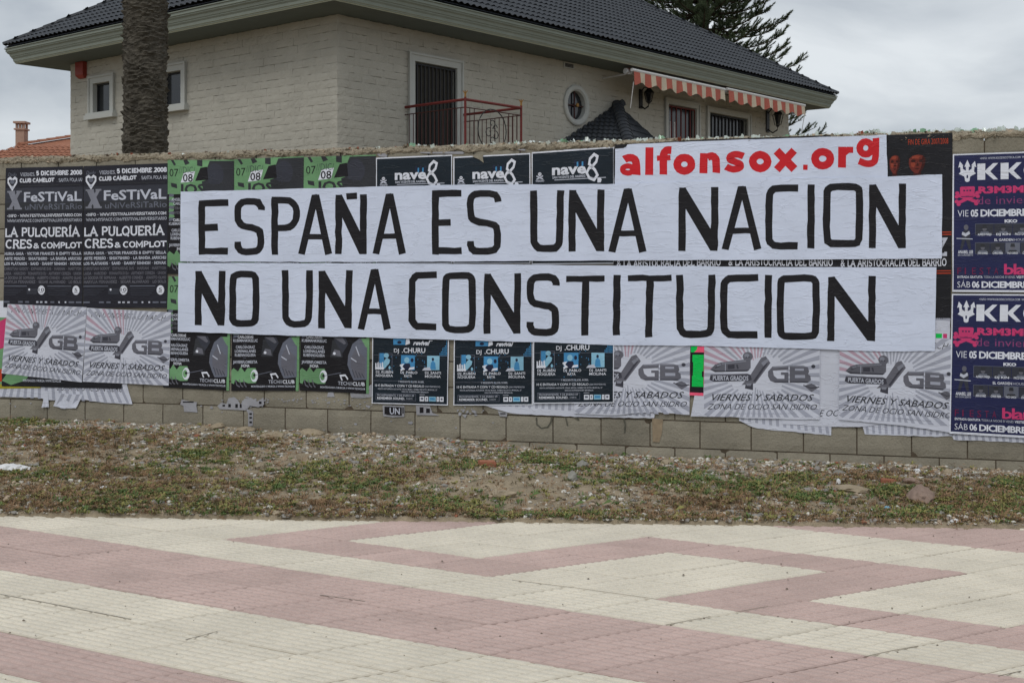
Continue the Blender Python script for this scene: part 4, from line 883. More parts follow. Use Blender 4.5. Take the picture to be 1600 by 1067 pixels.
# ---- purple club posters at the right
def kko(c, label):
    p = Poster('kko_poster', c, 4, M['ink_white'], label, group='purple club posters'); p.n = 1
    p.rect(.012, .010, .99, .985, 'sheet_navy')
    p.text('+INFO: WWW.KKODISCOTECA.COM  WWW.MYSPACE.COM/KKO', .27, .030, .98, .045, 'ink_silver', bold=.01)
    # trident
    p.poly([(.06, .145), (.115, .165), (.125, .195), (.165, .195), (.175, .165), (.23, .145), (.205, .125), (.085, .125)], 'ink_white'); p.stroke([(.145, .185), (.145, .07)], .028, 'ink_white', px=False, kind='print'); p.poly([(.115, .095), (.145, .045), (.175, .095)], 'ink_white')
    p.stroke([(.085, .08), (.09, .12), (.145, .145), (.20, .12), (.205, .08)], .026, 'ink_white', px=False, kind='print')
    p.poly([(.055, .10), (.07, .055), (.105, .085)], 'ink_white'); p.poly([(.185, .085), (.22, .055), (.235, .10)], 'ink_white'); p.disc(.145, .19, .025, .015, 'ink_white', 10); p.rect(.137, .155, .153, .178, 'sheet_navy')
    def K(u, w_):
        p.rect(u, .075, u + w_ * .38, .192, 'ink_white'); p.poly([(u + w_ * .38, .14), (u + w_ * .78, .192), (u + w_, .192), (u + w_ * .62, .133), (u + w_, .075), (u + w_ * .76, .075), (u + w_ * .38, .125)], 'ink_white')
    K(.245, .205); K(.475, .205); p.disc(.81, .133, .11, .06, 'ink_white', 20); p.disc(.81, .133, .045, .03, 'sheet_navy', 14)
    # pink skull over crossed bones
    p.stroke([(.055, .355), (.24, .295)], .024, 'ink_pink', px=False, kind='print'); p.stroke([(.055, .30), (.24, .35)], .024, 'ink_pink', px=False, kind='print')
    for u, v in ((.045, .285), (.04, .345), (.06, .365), (.245, .285), (.25, .345), (.235, .362), (.04, .31), (.25, .31)): p.disc(u, v, .022, .014, 'ink_pink', 8)
    p.poly([(.075, .306), (.215, .306), (.222, .245), (.21, .238), (.085, .238), (.072, .245)], 'ink_pink'); p.rect(.085, .309, .205, .314, 'sheet_navy'); 
    for u in (.115, .145, .175): p.rect(u - .009, .262, u + .009, .272, 'sheet_navy')
    p.text('R3M3MB3R', .255, .243, .955, .288, 'ink_pink', bold=.05)
    p.text('de invierno', .245, .312, .90, .368, 'ink_plum', bold=-.006)
    p.text('VIE', .05, .408, .158, .455, 'ink_white', bold=-.008); p.text('05', .18, .408, .255, .455, 'ink_white', bold=.03, sp=.9); p.text('DICIEMBRE', .278, .408, .735, .455, 'ink_white', bold=.03, sp=.9)
    p.text('KKO', .515, .482, .64, .502, 'ink_white', bold=.05)
    rr = random.Random(8)
    for v0, v1, n in ((.512, .590, 4), (.647, .725, 5)):
        p.frame(.225, v0 - .004, .97, v1, .004, 'ink_mid', .003)
        for k in range(n):
            u0 = .23 + k * .735 / n; u1 = u0 + .735 / n - .006; q = rr.choice(['ink_low', 'ink_low', 'ink_mid'])
            p.rect(u0, v0, u1, v1 - .006, q); cu_ = (u0 + u1) / 2; hv = v0 + .03
            p.poly([(cu_ - .05, v1 - .008), (cu_ + .05, v1 - .008), (cu_ + .035, hv + .022), (cu_ - .035, hv + .022)], 'ink_dusk' if q != 'ink_low' else 'ink_mid'); p.disc(cu_, hv, .022, .021, 'gb', 10); p.poly([(cu_ - .024, hv), (cu_ + .024, hv), (cu_ + .018, hv - .024), (cu_ - .018, hv - .024)], 'ink_dusk')
            p.text(rr.choice(['PACO GARCIA', 'DJ KIN', 'ALFREDO PAREJA', 'CHRIS FERR', 'JOSE ALVAREZ']), u0 + .02, v1 - .012, u1 - .02, v1 + .003, 'ink_white', bold=.02)
    p.text('EL GARDEN', .415, .617, .60, .634, 'ink_white', bold=.02); p.text('HOUSEROOM', .61, .617, .85, .634, 'ink_silver')
    # standing figure with folded arms
    p.disc(.135, .533, .024, .02, 'gb', 10); p.poly([(.09, .60), (.18, .60), (.175, .56), (.15, .55), (.11, .555)], 'ink_low'); p.stroke([(.095, .575), (.13, .588), (.17, .57)], .022, 'ink_silver', px=False, kind='print')
    p.poly([(.075, .69), (.10, .69), (.13, .62), (.16, .69), (.185, .69), (.17, .60), (.1, .60)], 'ink_low'); p.stroke([(.04, .612), (.20, .618)], .006, 'ink_silver', px=False, kind='print')
    p.text('ANABEL LEE', .055, .700, .205, .722, 'ink_white', bold=.02); p.text('EN CONCIERTO', .055, .728, .205, .740, 'ink_silver', bold=.01)
    for k, ch in enumerate('FIESTA'): p.text(ch, .05 + k * .073, .825, .05 + k * .073 + (.012 if ch == 'I' else .038), .872, 'ink_maroon', bold=-.005)
    p.text('blanca', .51, .800, .965, .872, 'ink_pink', bold=.02, sp=.86)
    p.text('ENTRADA GRATUITA', .05, .884, .30, .900, 'ink_white', bold=.02); p.text('TODA LA NOCHE SI VIENES', .31, .884, .62, .900, 'ink_silver'); p.text('VESTIDO DE BLANCO', .63, .884, .95, .900, 'ink_white', bold=.02)
    p.text('SÁB', .05, .925, .178, .968, 'ink_white', bold=-.008); p.text('06', .195, .925, .27, .968, 'ink_white', bold=.03, sp=.9); p.text('DICIEMBRE', .29, .925, .745, .968, 'ink_white', bold=.03, sp=.9)
    return p.done()
kko([(1488.5, 241.5), (1647, 236), (1647, 457), (1487.5, 456)], 'upper purple club poster with white KK letters at the right end')
kko([(1487, 459), (1647, 460), (1645, 686), (1483, 676.5)], 'lower purple club poster directly beneath its twin')

# ---- the protest banners, painted by hand on pasted paper strips
LN = ['letter~']
def poly_l(p, pts): p.poly(pts, 'ink', px=True, kind=LN[0])
def letter(p, ch, x0, x1, y0, y1, t=14.0, dy=0, m='ink'):
    h = t / 2; L_, R_, T_, B_ = x0 + h, x1 - h, y0 + h, y1 - h; c = 11
    rg = .45
    LN[0] = 'letter~%d' % x0
    def S(pts, tt=t, closed=False):
        if len(pts) > 4:
            q = [] if closed else [pts[0]]; n = len(pts)
            for i in range(n if closed else n - 1):
                a, c = pts[i], pts[(i + 1) % n]; q += [(a[0] * .75 + c[0] * .25, a[1] * .75 + c[1] * .25), (a[0] * .25 + c[0] * .75, a[1] * .25 + c[1] * .75)]
            pts = q if closed else [q[0]] + q[2:-1] + [pts[-1]]
        p.stroke(pts, tt, m, closed=closed, rough=rg, kind=LN[0])
    def round_(pts): return pts
    if ch == 'E':
        S([(L_, y0 + 1), (L_ - .5, y1)]); S([(x0 + 1, T_), (x1, T_ - 1)]); S([(x0 + t - 2, (T_ + B_) / 2 + 1), (x0 + (x1 - x0) * .64, (T_ + B_) / 2)]); S([(x0, B_), (x1, B_)])
    elif ch == 'S':
        mY = (T_ + B_) / 2 - 1
        S([(R_ + 1, T_ + 13), (R_ + 1, T_ + 8), (R_ - 5, T_), (L_ + 9, T_), (L_ + 3, T_ + 4), (L_, T_ + 11), (L_, mY - 12), (L_ + 3, mY - 4), (L_ + 9, mY), (R_ - 11, mY + 3), (R_ - 3, mY + 7), (R_, mY + 14), (R_, B_ - 10), (R_ - 3, B_ - 3), (R_ - 9, B_), (L_ + 8, B_), (L_ + 3, B_ - 3), (L_, B_ - 8), (L_, B_ - 16)])
    elif ch == 'P':
        mY = (T_ + B_) / 2 + 3
        S([(L_, y0 + 2), (L_ + .5, y1)]); S([(x0 + 1, T_), (R_ - 13, T_), (R_ - 5, T_ + 4), (R_, T_ + 13), (R_, mY - 15), (R_ - 5, mY - 4), (R_ - 12, mY), (x0 + t - 3, mY)])
    elif ch == 'A':
        xm = (x0 + x1) / 2 + .5; a = t * .55; hy = y0 + (y1 - y0) * .70
        q = t * 1.08
        poly_l(p, [(x0, y1 - 2), (x0 + q * .9, y1), (xm + a * .9, y0 + 3), (xm + a * .4, y0), (xm - a, y0 + 1)])
        poly_l(p, [(x1 - q * .95, y1 + .5), (x1, y1 - 2.5), (xm + a, y0 + .5), (xm - a * .6, y0 + .8), (xm - a * .3, y0 + 12)])
        f_ = lambda y: (y1 - y) / (y1 - y0)
        S([(x0 + (xm - x0) * f_(hy) + 3, hy), (x1 - (x1 - xm) * f_(hy) - 3, hy)], t * .82)
    elif ch in 'NÑ':
        S([(L_ + .5, y0 + 1), (L_ - .5, y1)]); S([(R_ + .5, y0), (R_ - .5, y1)]); 
        poly_l(p, [(x0 + 2, y0 + 1.5), (x0 + 3, y0 + 20), (x1 - t * 1.1, y1 - .5), (x1 - 1.5, y1), (x1 - 2, y1 - 18), (x0 + t * .95, y0 + .5)])
        if ch == 'Ñ': S([(x0 + 17.5, y0 + 3.5), (x0 + 34, y0 + 2.5)], 10)
    elif ch == 'U':
        S([(L_, y0), (L_, B_ - 13), (L_ + 3, B_ - 5), (L_ + 10, B_), (R_ - 10, B_), (R_ - 3, B_ - 5), (R_ - .5, B_ - 13), (R_ + .5, y0)])
    elif ch == 'C':
        S([(x1, T_), (L_ + 10, T_ + 1), (L_ + 3, T_ + 5), (L_, T_ + 12), (L_ - .5, B_ - 12), (L_ + 3, B_ - 4), (L_ + 10, B_), (x1 - 1, B_)])
    elif ch == 'I': S([((x0 + x1) / 2 + .5, y0), ((x0 + x1) / 2 - .5, y1)])
    elif ch == 'T': S([(x0, T_), (x1, T_)], t * .85); S([((x0 + x1) / 2 + .5, y0 + 5), ((x0 + x1) / 2 - 1.5, y1)])
    elif ch == 'O':
        k = 9; S([(L_ + k, T_), (R_ - k, T_ - .5), (R_ - 2.5, T_ + 2.5), (R_, T_ + k), (R_ - .5, B_ - k), (R_ - 3, B_ - 2.5), (R_ - k, B_), (L_ + k, B_), (L_ + 2.5, B_ - 2.5), (L_, B_ - k), (L_ + .5, T_ + k), (L_ + 3, T_ + 2.5)], t, True)
B1 = Poster('protest_banner', [(285, 300), (1471.5, 273.5), (1471, 404), (284, 409)], 6.5, M['sheet'], 'white paper banner hand-lettered ESPAÑA ES UNA NACION, the upper of two', 'banner', 'hand-painted paper banners', nx=60, ny=6,
            top=[(285, 300), (500, 294.5), (707, 289.5), (960, 288), (1240, 279), (1387, 276.5), (1471.5, 273)], bot=[(284, 409), (600, 409.5), (960, 407), (1240, 406), (1471, 404)])
for ch, x0, x1, y0, y1 in (('E', 313, 359, 313, 398), ('S', 368.6, 415, 310, 399), ('P', 426, 470.5, 308, 398.5), ('A', 468, 521, 304, 398.5), ('Ñ', 526, 575, 304, 397.5), ('A', 584, 636, 302.5, 398),
                           ('E', 677, 723, 298, 397.5), ('S', 731, 784, 297.6, 398), ('U', 829.5, 882, 298, 394.5), ('N', 889.5, 945, 297, 393), ('A', 951.5, 1011, 294.5, 395),
                           ('N', 1061, 1122.5, 293, 392), ('A', 1128, 1190, 291, 391), ('C', 1196, 1247, 288.5, 390), ('I', 1261, 1273.5, 288.5, 388.5), ('O', 1286, 1348.5, 287, 386.5), ('N', 1357.6, 1415, 288, 387.5)):
    letter(B1, ch, x0, x1, y0, y1, 11.2 if x0 > 780 else 10.6)
B1.done()
B2 = Poster('protest_banner', [(281, 411), (1463, 418), (1460, 550), (280, 518)], 6, M['sheet'], 'white paper banner hand-lettered NO UNA CONSTITUCION, the lower of two', 'banner', 'hand-painted paper banners', nx=60, ny=6,
            top=[(281, 411), (600, 411.5), (960, 415), (1240, 417.5), (1463, 418)], bot=[(280, 518), (460, 524), (584, 527), (707, 531), (833, 534), (960, 539), (1100, 540), (1240, 544), (1385, 549), (1460, 548)])
for ch, x0, x1, y0, y1 in (('N', 307, 354, 423, 508), ('O', 360, 407.6, 423, 510.6), ('U', 442.5, 490.5, 422.5, 512), ('N', 499.5, 552, 422.5, 512.5), ('A', 560.6, 612.4, 420, 515.5), ('C', 640, 684, 423.6, 515.5),
                           ('O', 692, 745, 425.5, 520), ('N', 757.5, 815, 427, 521), ('S', 824, 875, 427.5, 524.5), ('T', 886, 945.5, 430, 523.5), ('I', 958, 970.5, 430, 523), ('T', 982, 1050, 429, 527),
                           ('U', 1057, 1118, 429.5, 528), ('C', 1126, 1185, 428, 528.5), ('I', 1193.5, 1207.5, 429.5, 527.5), ('O', 1213.5, 1281, 429.5, 531), ('N', 1293, 1367.5, 431.5, 532.5)):
    letter(B2, ch, x0, x1, y0, y1, 11.2 if x0 > 800 else 10.6)
B2.done()
# ---- the web address
p = Poster('address_poster', [(961.5, 229), (1384.5, 211), (1387, 290), (961.5, 300)], 5, M['sheet'], 'white paper strip painted with the red web address alfonsox.org', 'banner', nx=30,
           top=[(961.5, 229), (985, 226), (1100, 221), (1240, 216.5), (1384.5, 211.5)]); p.n = 1
def ell(cx, cy, rx, ry, a0=0, a1=360, n=16): return [(cx + rx * math.cos(R(lerp(a0, a1, k / n))), cy - ry * math.sin(R(lerp(a0, a1, k / n)))) for k in range(n + 1)]
def red(pts, t=12.5, closed=False):
    if len(pts) > 3 and not closed:
        for _ in range(2):
            q = [pts[0]]
            for a, c in zip(pts[:-1], pts[1:]): q += [(a[0] * .75 + c[0] * .25, a[1] * .75 + c[1] * .25), (a[0] * .25 + c[0] * .75, a[1] * .25 + c[1] * .75)]
            pts = q + [pts[-1]]
    x = min(q[0] for q in pts); k = sum(x > e for e in (1004, 1022, 1051, 1089, 1128, 1168, 1209, 1250, 1263, 1305, 1336))
    p.stroke(pts, t, 'ink_red', closed=closed, rough=.15, kind='letter~%d' % k)
def ring(x0, x1, y0, y1, t=12): red(ell((x0 + x1) / 2, (y0 + y1) / 2, (x1 - x0 - t) / 2, (y1 - y0 - t) / 2)[:-1], t, True)
red([(976, 250), (981, 247.5), (988, 247), (993, 250), (995, 256), (995.5, 274)], 12); red(ell(981.5, 265.5, 8, 5.5)[:-1], 8.5, True)
red([(1015.5, 231), (1015, 274)]); red([(1049.5, 235.5), (1043, 235), (1038, 239), (1037, 248), (1037, 273.5)], 12); red([(1027, 248), (1048.5, 247)], 8.5)
ring(1052.6, 1087, 241, 273.8); red([(1100.5, 240), (1099.5, 271.5)]); red([(1106, 246.5), (1112, 244), (1118, 247), (1119.5, 253), (1119.5, 270.5)], 12)
red([(1162, 245), (1155, 242), (1146, 242), (1140, 246), (1141, 251), (1149, 253.5), (1157, 256.5), (1158, 262), (1151, 265), (1143, 265), (1134.5, 261)], 10.5)
ring(1170.5, 1205.5, 236.5, 269.8)
red([(1213.5, 236.5), (1241.5, 265)], 13); red([(1241, 235.5), (1214, 266)], 12); red([(1258.8, 258), (1258.3, 266)], 7)
ring(1267.5, 1303.5, 231.8, 265.6); red([(1316, 230), (1315.5, 262.5)]); red([(1319, 240), (1325, 235), (1333, 235)], 9.5)
ring(1338, 1367, 217, 247, 10.5); red([(1368.5, 216.5), (1368, 250), (1363.5, 256), (1353, 257), (1342, 252)], 10.5)
p.done()

# ---- paper remnants clinging to the bare blocks
def scrap(pts, label, m='scrap', bits=None, layer=.3, group='paper scraps stuck on the blocks'):
    c = Vector((0, 0)); q = [Vector(wsz(*a)) for a in pts]
    for a in q: c += a / len(q)
    off = .003 + layer * .003; org = wall(c.x, c.y, off); mb = MB()
    n = len(q); F1 = [wall(a.x, a.y, off) - org for a in q]; mb.add(F1 + [v - WN * .0015 for v in F1], [tuple(range(n)), tuple(range(2 * n - 1, n - 1, -1))] + [(i, n + i, n + (i + 1) % n, (i + 1) % n) for i in range(n)])
    o = link('paper_scrap', new_mesh('paper_scrap', mb.V, mb.F, M[m]), None, org); tag(o, label, 'paper scrap', group)
    if bits:
        b_ = MB()
        for (x0, y0, x1, y1) in bits: b_.add([wall(*wsz(x0, y1), off + .0006) - org, wall(*wsz(x1, y1), off + .0006) - org, wall(*wsz(x1, y0), off + .0006) - org, wall(*wsz(x0, y0), off + .0006) - org], [(0, 1, 2, 3)])
        link('print', new_mesh('print', b_.V, b_.F, M['ink']), o)
scrap([(284, 624), (297, 627), (308, 628), (307, 634), (309, 644), (288, 643), (287, 634), (282, 632)], 'grey peeling scrap below the first lower club poster', bits=[(286, 627, 303, 629)])
scrap([(340, 634), (346, 629), (354, 631), (357, 622), (366, 620), (372, 625), (376, 632), (382, 623), (392, 621), (402, 627), (412, 621), (413, 632), (404, 636), (391, 634), (384, 641), (366, 640), (344, 639)], 'ragged black and white remnant on the blocks, left of a thin hanging strip', bits=[(357, 631, 361, 636), (368, 631, 372, 637), (375, 631, 378, 637), (405, 627, 409, 631), (348, 632, 352, 635)])
scrap([(384, 638), (390, 640), (396, 643), (395, 665), (388, 666), (388, 646)], 'thin strip of print hanging below the ragged remnant', bits=[(390, 645, 394, 648), (390, 651, 394, 654), (390, 658, 394, 661)])
scrap([(513, 613), (521, 612), (523, 620), (511, 620)], 'tiny white scrap below the third club poster')
scrap([(547, 613), (560, 613.5), (581, 600), (581, 620), (566, 622), (549, 621)], 'pale paper tatter in the gap before the first lower DJ poster')
scrap([(598, 633), (632, 634), (632, 651), (615, 652), (599, 650)], 'black and white scrap reading UN on the blocks', bits=[(601, 635, 606, 647), (629, 636, 631, 646)])
scrap([(650, 633), (672, 634), (676, 645), (687, 649), (651, 648)], 'small black and white scrap right of the UN scrap', bits=[(656, 636, 662, 645), (666, 638, 672, 645)])
scrap([(722, 648), (730, 647), (727, 653), (724, 650)], 'smallest white flake on the upper block course', layer=.2)
scrap([(778, 642), (793, 645), (792, 651), (781, 650)], 'white flake under the torn strip of the DJ posters', bits=[(782, 645, 790, 647)])
q_ = Poster('scrap_letters', [(604, 635), (628, 636), (628, 649), (604, 648)], .45, M['ink'], 'printed patch with white letters U N on the scrap', 'paper scrap'); q_.n = 1
q_.text('UN', .22, .14, .88, .86, 'ink_silver', bold=.02); q_.done()
# paper bits along the top course
for k, (x0, x1, y0, y1) in enumerate(((589, 606, 240, 246), (655, 726, 237, 241), (808, 822, 233, 236), (880, 910, 233, 237))):
    scrap([(x0, y0 + 1), (x1 - 3, y0), (x1, y0 + 2), (x1 - 2, y1), (x0 + 4, y1 - 1)], ['pale scrap on the top course over the first upper DJ poster', 'long pale scrap on the top course left of the torn poster', 'little pale scrap over the torn upper DJ poster', 'thin pale scrap over the third upper DJ poster'][k])
scrap([(738, 243), (756, 240), (755, 246), (756.5, 255), (750, 250), (741, 246)], 'brown torn tongue bent over the middle upper DJ poster', 'block', layer=4)
scrap([(962, 227), (981, 226), (979, 230), (975, 232), (962, 233)], 'dark torn corner over the web address strip', 'sheet_dark', layer=7)
scrap([(985, 225.5), (1100, 218.5), (1240, 213.8), (1298, 212), (1298, 215), (1240, 217), (1100, 222), (985, 228)], 'dark edge of a poster along the top of the web address strip', 'sheet_dark', layer=3.2)

# flecks of old paper, faded paint marks and a rust stain on the bare blocks
rr = random.Random(21); b = MB()
for cx_, cy_, sx_, sy_, n_ in ((375, 630, 35, 8, 46), (460, 626, 60, 5, 30), (520, 630, 25, 6, 14), (735, 642, 30, 7, 30), (300, 632, 12, 6, 10), (570, 632, 12, 8, 10), (700, 665, 160, 12, 14), (60, 630, 60, 8, 8)):
    for k in range(n_):
        x, y = rr.gauss(cx_, sx_ * .6), rr.gauss(cy_, sy_ * .6); r = rr.uniform(.5, 1.6) * (2 if rr.random() < .15 else 1); n = 5
        b.add([wpx(x + r * math.cos(-q * 1.2566) * rr.uniform(.6, 1.8), y + r * math.sin(-q * 1.2566) * rr.uniform(.5, 1.1), .0016 + .0001 * (k % 9)) for q in range(n)], [tuple(range(n))])
o = b.build('paper_fleck', M['scrap'], WR); o['kind'] = 'stuff'
for pts, t_ in ((((838, 652), (839, 663), (846, 669), (856, 667), (861, 659), (862, 651)), 2.2), (((884, 652), (887, 665)), 2.2), (((897, 651), (905, 656)), 2.5), (((975, 654), (977, 664), (976, 676)), 2.4), (((835, 641), (842, 646)), 2), (((108, 655), (104, 661), (107, 669), (112, 664)), 1.6)):
    V_, F_ = ribbon2(pts, t_); b = MB(); b.add([wpx(v.x, v.y, .0022) for v in V_], F_); b.build('paint_mark', M['mark'], WR)
b = MB(); b.add([wpx(x, y, .0019) for x, y in ((1019, 653), (1020, 690), (1030, 691), (1034, 678), (1036, 655))], [(0, 1, 2, 3, 4)]); b.build('rust_stain', M['rust_stain'], WR)

# ------------------------------------------------------------------ the villa behind the wall
C0 = Vector((-3.54, 24.0, 0)); dR = Vector((.664, .7477, 0)).normalized(); dL = Vector((-.788, .6157, 0)).normalized()
nR = Vector((dR.y, -dR.x, 0)); nL = Vector((-dL.y, dL.x, 0)); LR, LLn = 18.7, 9.69
ZS = 6.66                                   # underside of the eaves
def FR(s, z, o=0): p = C0 + dR * s + nR * o; return Vector((p.x, p.y, z))
def FL(s, z, o=0): p = C0 + dL * s + nL * o; return Vector((p.x, p.y, z))
def fpx(fr, px, py, o=0):
    d = dR if fr is FR else dL; n = nR if fr is FR else nL; P0 = C0 + n * o; r = (px - CX) / F
    s = (r * P0.y - P0.x) / (d.x - r * d.y); Y = P0.y + d.y * s
    return s, EYE + (HY - py) / F * Y
HS = empty('villa', tuple(C0), 'two-storey villa of white painted rough brick under a dark hipped tile roof', 'house')
Lp, Rp = C0 + dL * LLn, C0 + dR * LR; Bp = Lp + Rp - C0
foot = [Lp, C0, Rp, Bp]
def off_poly(o):
    out_ = []
    for i in range(4):
        a, b_, c = foot[i - 1], foot[i], foot[(i + 1) % 4]
        d1, d2 = (b_ - a).normalized(), (c - b_).normalized(); n1, n2 = Vector((d1.y, -d1.x, 0)), Vector((d2.y, -d2.x, 0))
        p1, p2 = b_ + n1 * o, b_ + n2 * o; den = d1.x * d2.y - d1.y * d2.x
        t = ((p2.x - p1.x) * d2.y - (p2.y - p1.y) * d2.x) / den; out_.append(p1 + d1 * t)
    return out_
b = MB(); q = off_poly(-.13); b.box8([(p.x, p.y, -.1) for p in q] + [(p.x, p.y, ZS) for p in q]); b.build('masonry', M['brick'], HS)
q = off_poly(-.002); b = MB(); b.box8([(p.x, p.y, -.1) for p in q] + [(p.x, p.y, 3.55) for p in q]); b.build('plinth', M['brick'], HS)
# openings, measured on the wall faces
def rect_px(fr, x0, x1, ytop, zlow=None, ybot=None):
    s0, z0 = fpx(fr, x0, ytop); s1 = fpx(fr, x1, ytop)[0]
    if ybot is not None: zl = fpx(fr, x0, ybot)[1]
    else: zl = zlow
    return min(s0, s1), max(s0, s1), zl, z0
OPR = [rect_px(FR, 637.5, 720.5, 82, zlow=3.3), rect_px(FR, 1038, 1091, 153, zlow=3.3), rect_px(FR, 1103, 1171, 166.5, zlow=3.3)]
OPL = [rect_px(FL, 141.5, 180, 122, ybot=178.5), rect_px(FL, 247, 292, 105.2, ybot=168)]
cs, cz = fpx(FR, 899.5, 165); rO = 31.5 / F * FR(cs, 0).y; rI = 22.5 / F * FR(cs, 0).y
def brick_mesh(seed):
    rr = random.Random(seed); mb = MB(); nx, nz = 5, 2; H = .1605
    idx = {}
    for i in range(nx + 1):
        for j in range(nz + 1):
            e = (i in (0, nx)) + (j in (0, nz)); y = -rr.uniform(0, .009) + (.004 if e else 0)
            idx[i, j] = len(mb.V); mb.V.append((i / nx, y, j / nz * H + (rr.uniform(-.006, .006) if e else 0)))
    for i in range(nx):
        for j in range(nz): mb.F.append((idx[i, j], idx[i + 1, j], idx[i + 1, j + 1], idx[i, j + 1])); mb.MI.append(0)
    n = len(mb.V); mb.V += [(0, .12, 0), (1, .12, 0), (1, .12, H), (0, .12, H)]
    ring = [[idx[i, 0] for i in range(nx + 1)], [idx[nx, j] for j in range(nz + 1)], [idx[i, nz] for i in range(nx, -1, -1)], [idx[0, j] for j in range(nz, -1, -1)]]
    for k in range(4):
        mb.F.append(tuple(ring[k][::-1] + [n + k, n + (k + 1) % 4])); mb.MI.append(0)
    return new_mesh('brick', mb.V, mb.F, M['brick'])
BM = [brick_mesh(k) for k in range(10)]; items = []; rr = random.Random(3)
for fr, d, n, Lf, ops in ((FR, dR, nR, LR, OPR), (FL, dL, nL, LLn, OPL)):
    z = 3.56; row = 0
    while z < ZS - .1:
        blk = [(a + .04, c_ - .04) for a, c_, z0, z1 in ops if z0 - .05 < z + .08 < z1 - .03]
        if fr is FR and abs(z + .08 - cz) < rO - .06:
            h_ = math.sqrt((rO - .06) ** 2 - (z + .08 - cz) ** 2); blk.append((cs - h_, cs + h_))
        blk.sort(); segs = []; a = 0
        for x0, x1 in blk: segs.append((a, x0)); a = x1
        segs.append((a, Lf))
        for x0, x1 in segs:
            x = x0; first = True
            while x < x1 - .05:
                L_ = rr.uniform(.36, .52) * (.55 if first and row % 2 else 1); first = False
                e = min(x + L_, x1)
                if x1 - e < .12: e = x1
                X = d if fr is FR else -d; Y = Vector((-X.y, X.x, 0)); s0 = x if fr is FR else e
                p = fr(s0, z, rr.uniform(-.002, .003))
                mw = Matrix(((X.x * (e - x - .0025), Y.x, 0, p.x), (X.y * (e - x - .0025), Y.y, 0, p.y), (0, 0, 1, p.z), (0, 0, 0, 1)))
                c = fr((x + e) / 2, z); py = HY - (z - EYE) * F / c.y
                items.append((c.y + (100 if py > 236 or z > ZS - .2 else 0), rr.choice(BM), mw)); x = e
        z += .163; row += 1
items.sort(key=lambda t: t[0]); pieces(HS, 'brick', [(a, c) for _, a, c in items], 300)
# eaves: soffit and stepped cornice
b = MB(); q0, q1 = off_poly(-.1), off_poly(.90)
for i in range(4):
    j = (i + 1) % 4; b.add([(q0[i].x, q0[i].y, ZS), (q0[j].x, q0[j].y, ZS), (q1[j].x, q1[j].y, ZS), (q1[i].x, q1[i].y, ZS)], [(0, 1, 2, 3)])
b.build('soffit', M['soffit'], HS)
prof = [(.88, 6.655), (.905, 6.655), (.905, 6.685), (.925, 6.695), (.925, 6.73), (.945, 6.745), (.955, 6.84), (.99, 6.90), (.99, 6.93), (1.01, 6.945), (1.03, 7.03), (1.075, 7.08), (1.075, 7.11), (1.10, 7.13), (1.10, 7.22), (1.13, 7.24), (1.13, 7.27), (.9, 7.28)]
line_ = {1, 2, 4}
prof = [(.90 + (o - .88) * .85, 6.655 + (z - 6.655) * .62) for o, z in prof]
b = MB(); P_ = [off_poly(o) for o, z in prof]
for k in range(len(prof) - 1):
    for i in range(4):
        j = (i + 1) % 4; a, c = P_[k], P_[k + 1]; z0, z1 = prof[k][1], prof[k + 1][1]
        b.add([(a[i].x, a[i].y, z0), (a[j].x, a[j].y, z0), (c[j].x, c[j].y, z1), (c[i].x, c[i].y, z1)], [(0, 1, 2, 3)], 1 if k in line_ else 0)
b.build('cornice', [M['cornice'], M['cornice_line']], HS)
# roof
ZE, TP = 7.085, .64; OE = 1.13
def roof_ring(d): return [Vector((p.x, p.y, ZE + TP * d)) for p in off_poly(OE - d)]
DM = 5.95
b = MB(); A_, B_ = roof_ring(0.02), roof_ring(DM)
for i in range(4):
    j = (i + 1) % 4; b.add([A_[i] - Vector((0, 0, .03)), A_[j] - Vector((0, 0, .03)), B_[j] - Vector((0, 0, .03)), B_[i] - Vector((0, 0, .03))], [(0, 1, 2, 3)])
b.add([p - Vector((0, 0, .03)) for p in B_], [(0, 1, 2, 3)])
roof = b.build('roof', M['tile'], HS)
def rtile(tw, tl, seed, m):
    rr = random.Random(seed); V = []; Fc = []; n = 12
    for y, dz in ((0, .03), (tl + .05, .0)):
        for i in range(n + 1):
            u = i / n; ph = (u * 2) % 1; h = .036 * (tw / .38) * max(0, math.sin(math.pi * min(1, ph / .72))) ** .8
            V.append((u * tw, y, h + dz + rr.uniform(-.001, .001)))
    for i in range(n + 1): V.append((V[i][0], .004, V[i][2] - .009))
    for i in range(n): Fc.append((i, i + 1, n + 2 + i, n + 1 + i)); Fc.append((2 * n + 2 + i, 2 * n + 3 + i, i + 1, i))
    return new_mesh('roof_tile', V, Fc, m)
def tiles_on(A, B, Cc, D, tw, tl, meshes, vis=lambda p: 0):
    X = (B - A).normalized(); up = D - A; Y = (up - X * up.dot(X)); Ls = Y.length; Y.normalize(); Z = X.cross(Y)
    out_ = []; n = max(1, round(Ls / tl)); 
    for k in range(n):
        t = k / n; t2 = (k + .35) / n; s0 = (A.lerp(D, t2) - A).dot(X); s1 = (B.lerp(Cc, t2) - A).dot(X)
        x = math.floor(s0 / tw) * tw + (tw / 2 if False else 0)
        while x < s1:
            a, e = max(x, s0), min(x + tw, s1)
            if e - a > .05:
                p = A + X * a + Y * (k * Ls / n) + Z * random.uniform(0, .004); kx = (e - a) / tw
                if kx < .45: kx = max(kx, .3)
                mw = Matrix(((X.x * kx, Y.x, Z.x, p.x), (X.y * kx, Y.y, Z.y, p.y), (X.z * kx, Y.z, Z.z, p.z), (0, 0, 0, 1)))
                out_.append((vis(p), random.choice(meshes), mw))
            x += tw
    return out_
def visk(p):
    px, py = CX + F * p.x / p.y, HY - (p.z - EYE) * F / p.y
    return p.y + (0 if -10 < px < 1610 and -8 < py < 240 else 500)
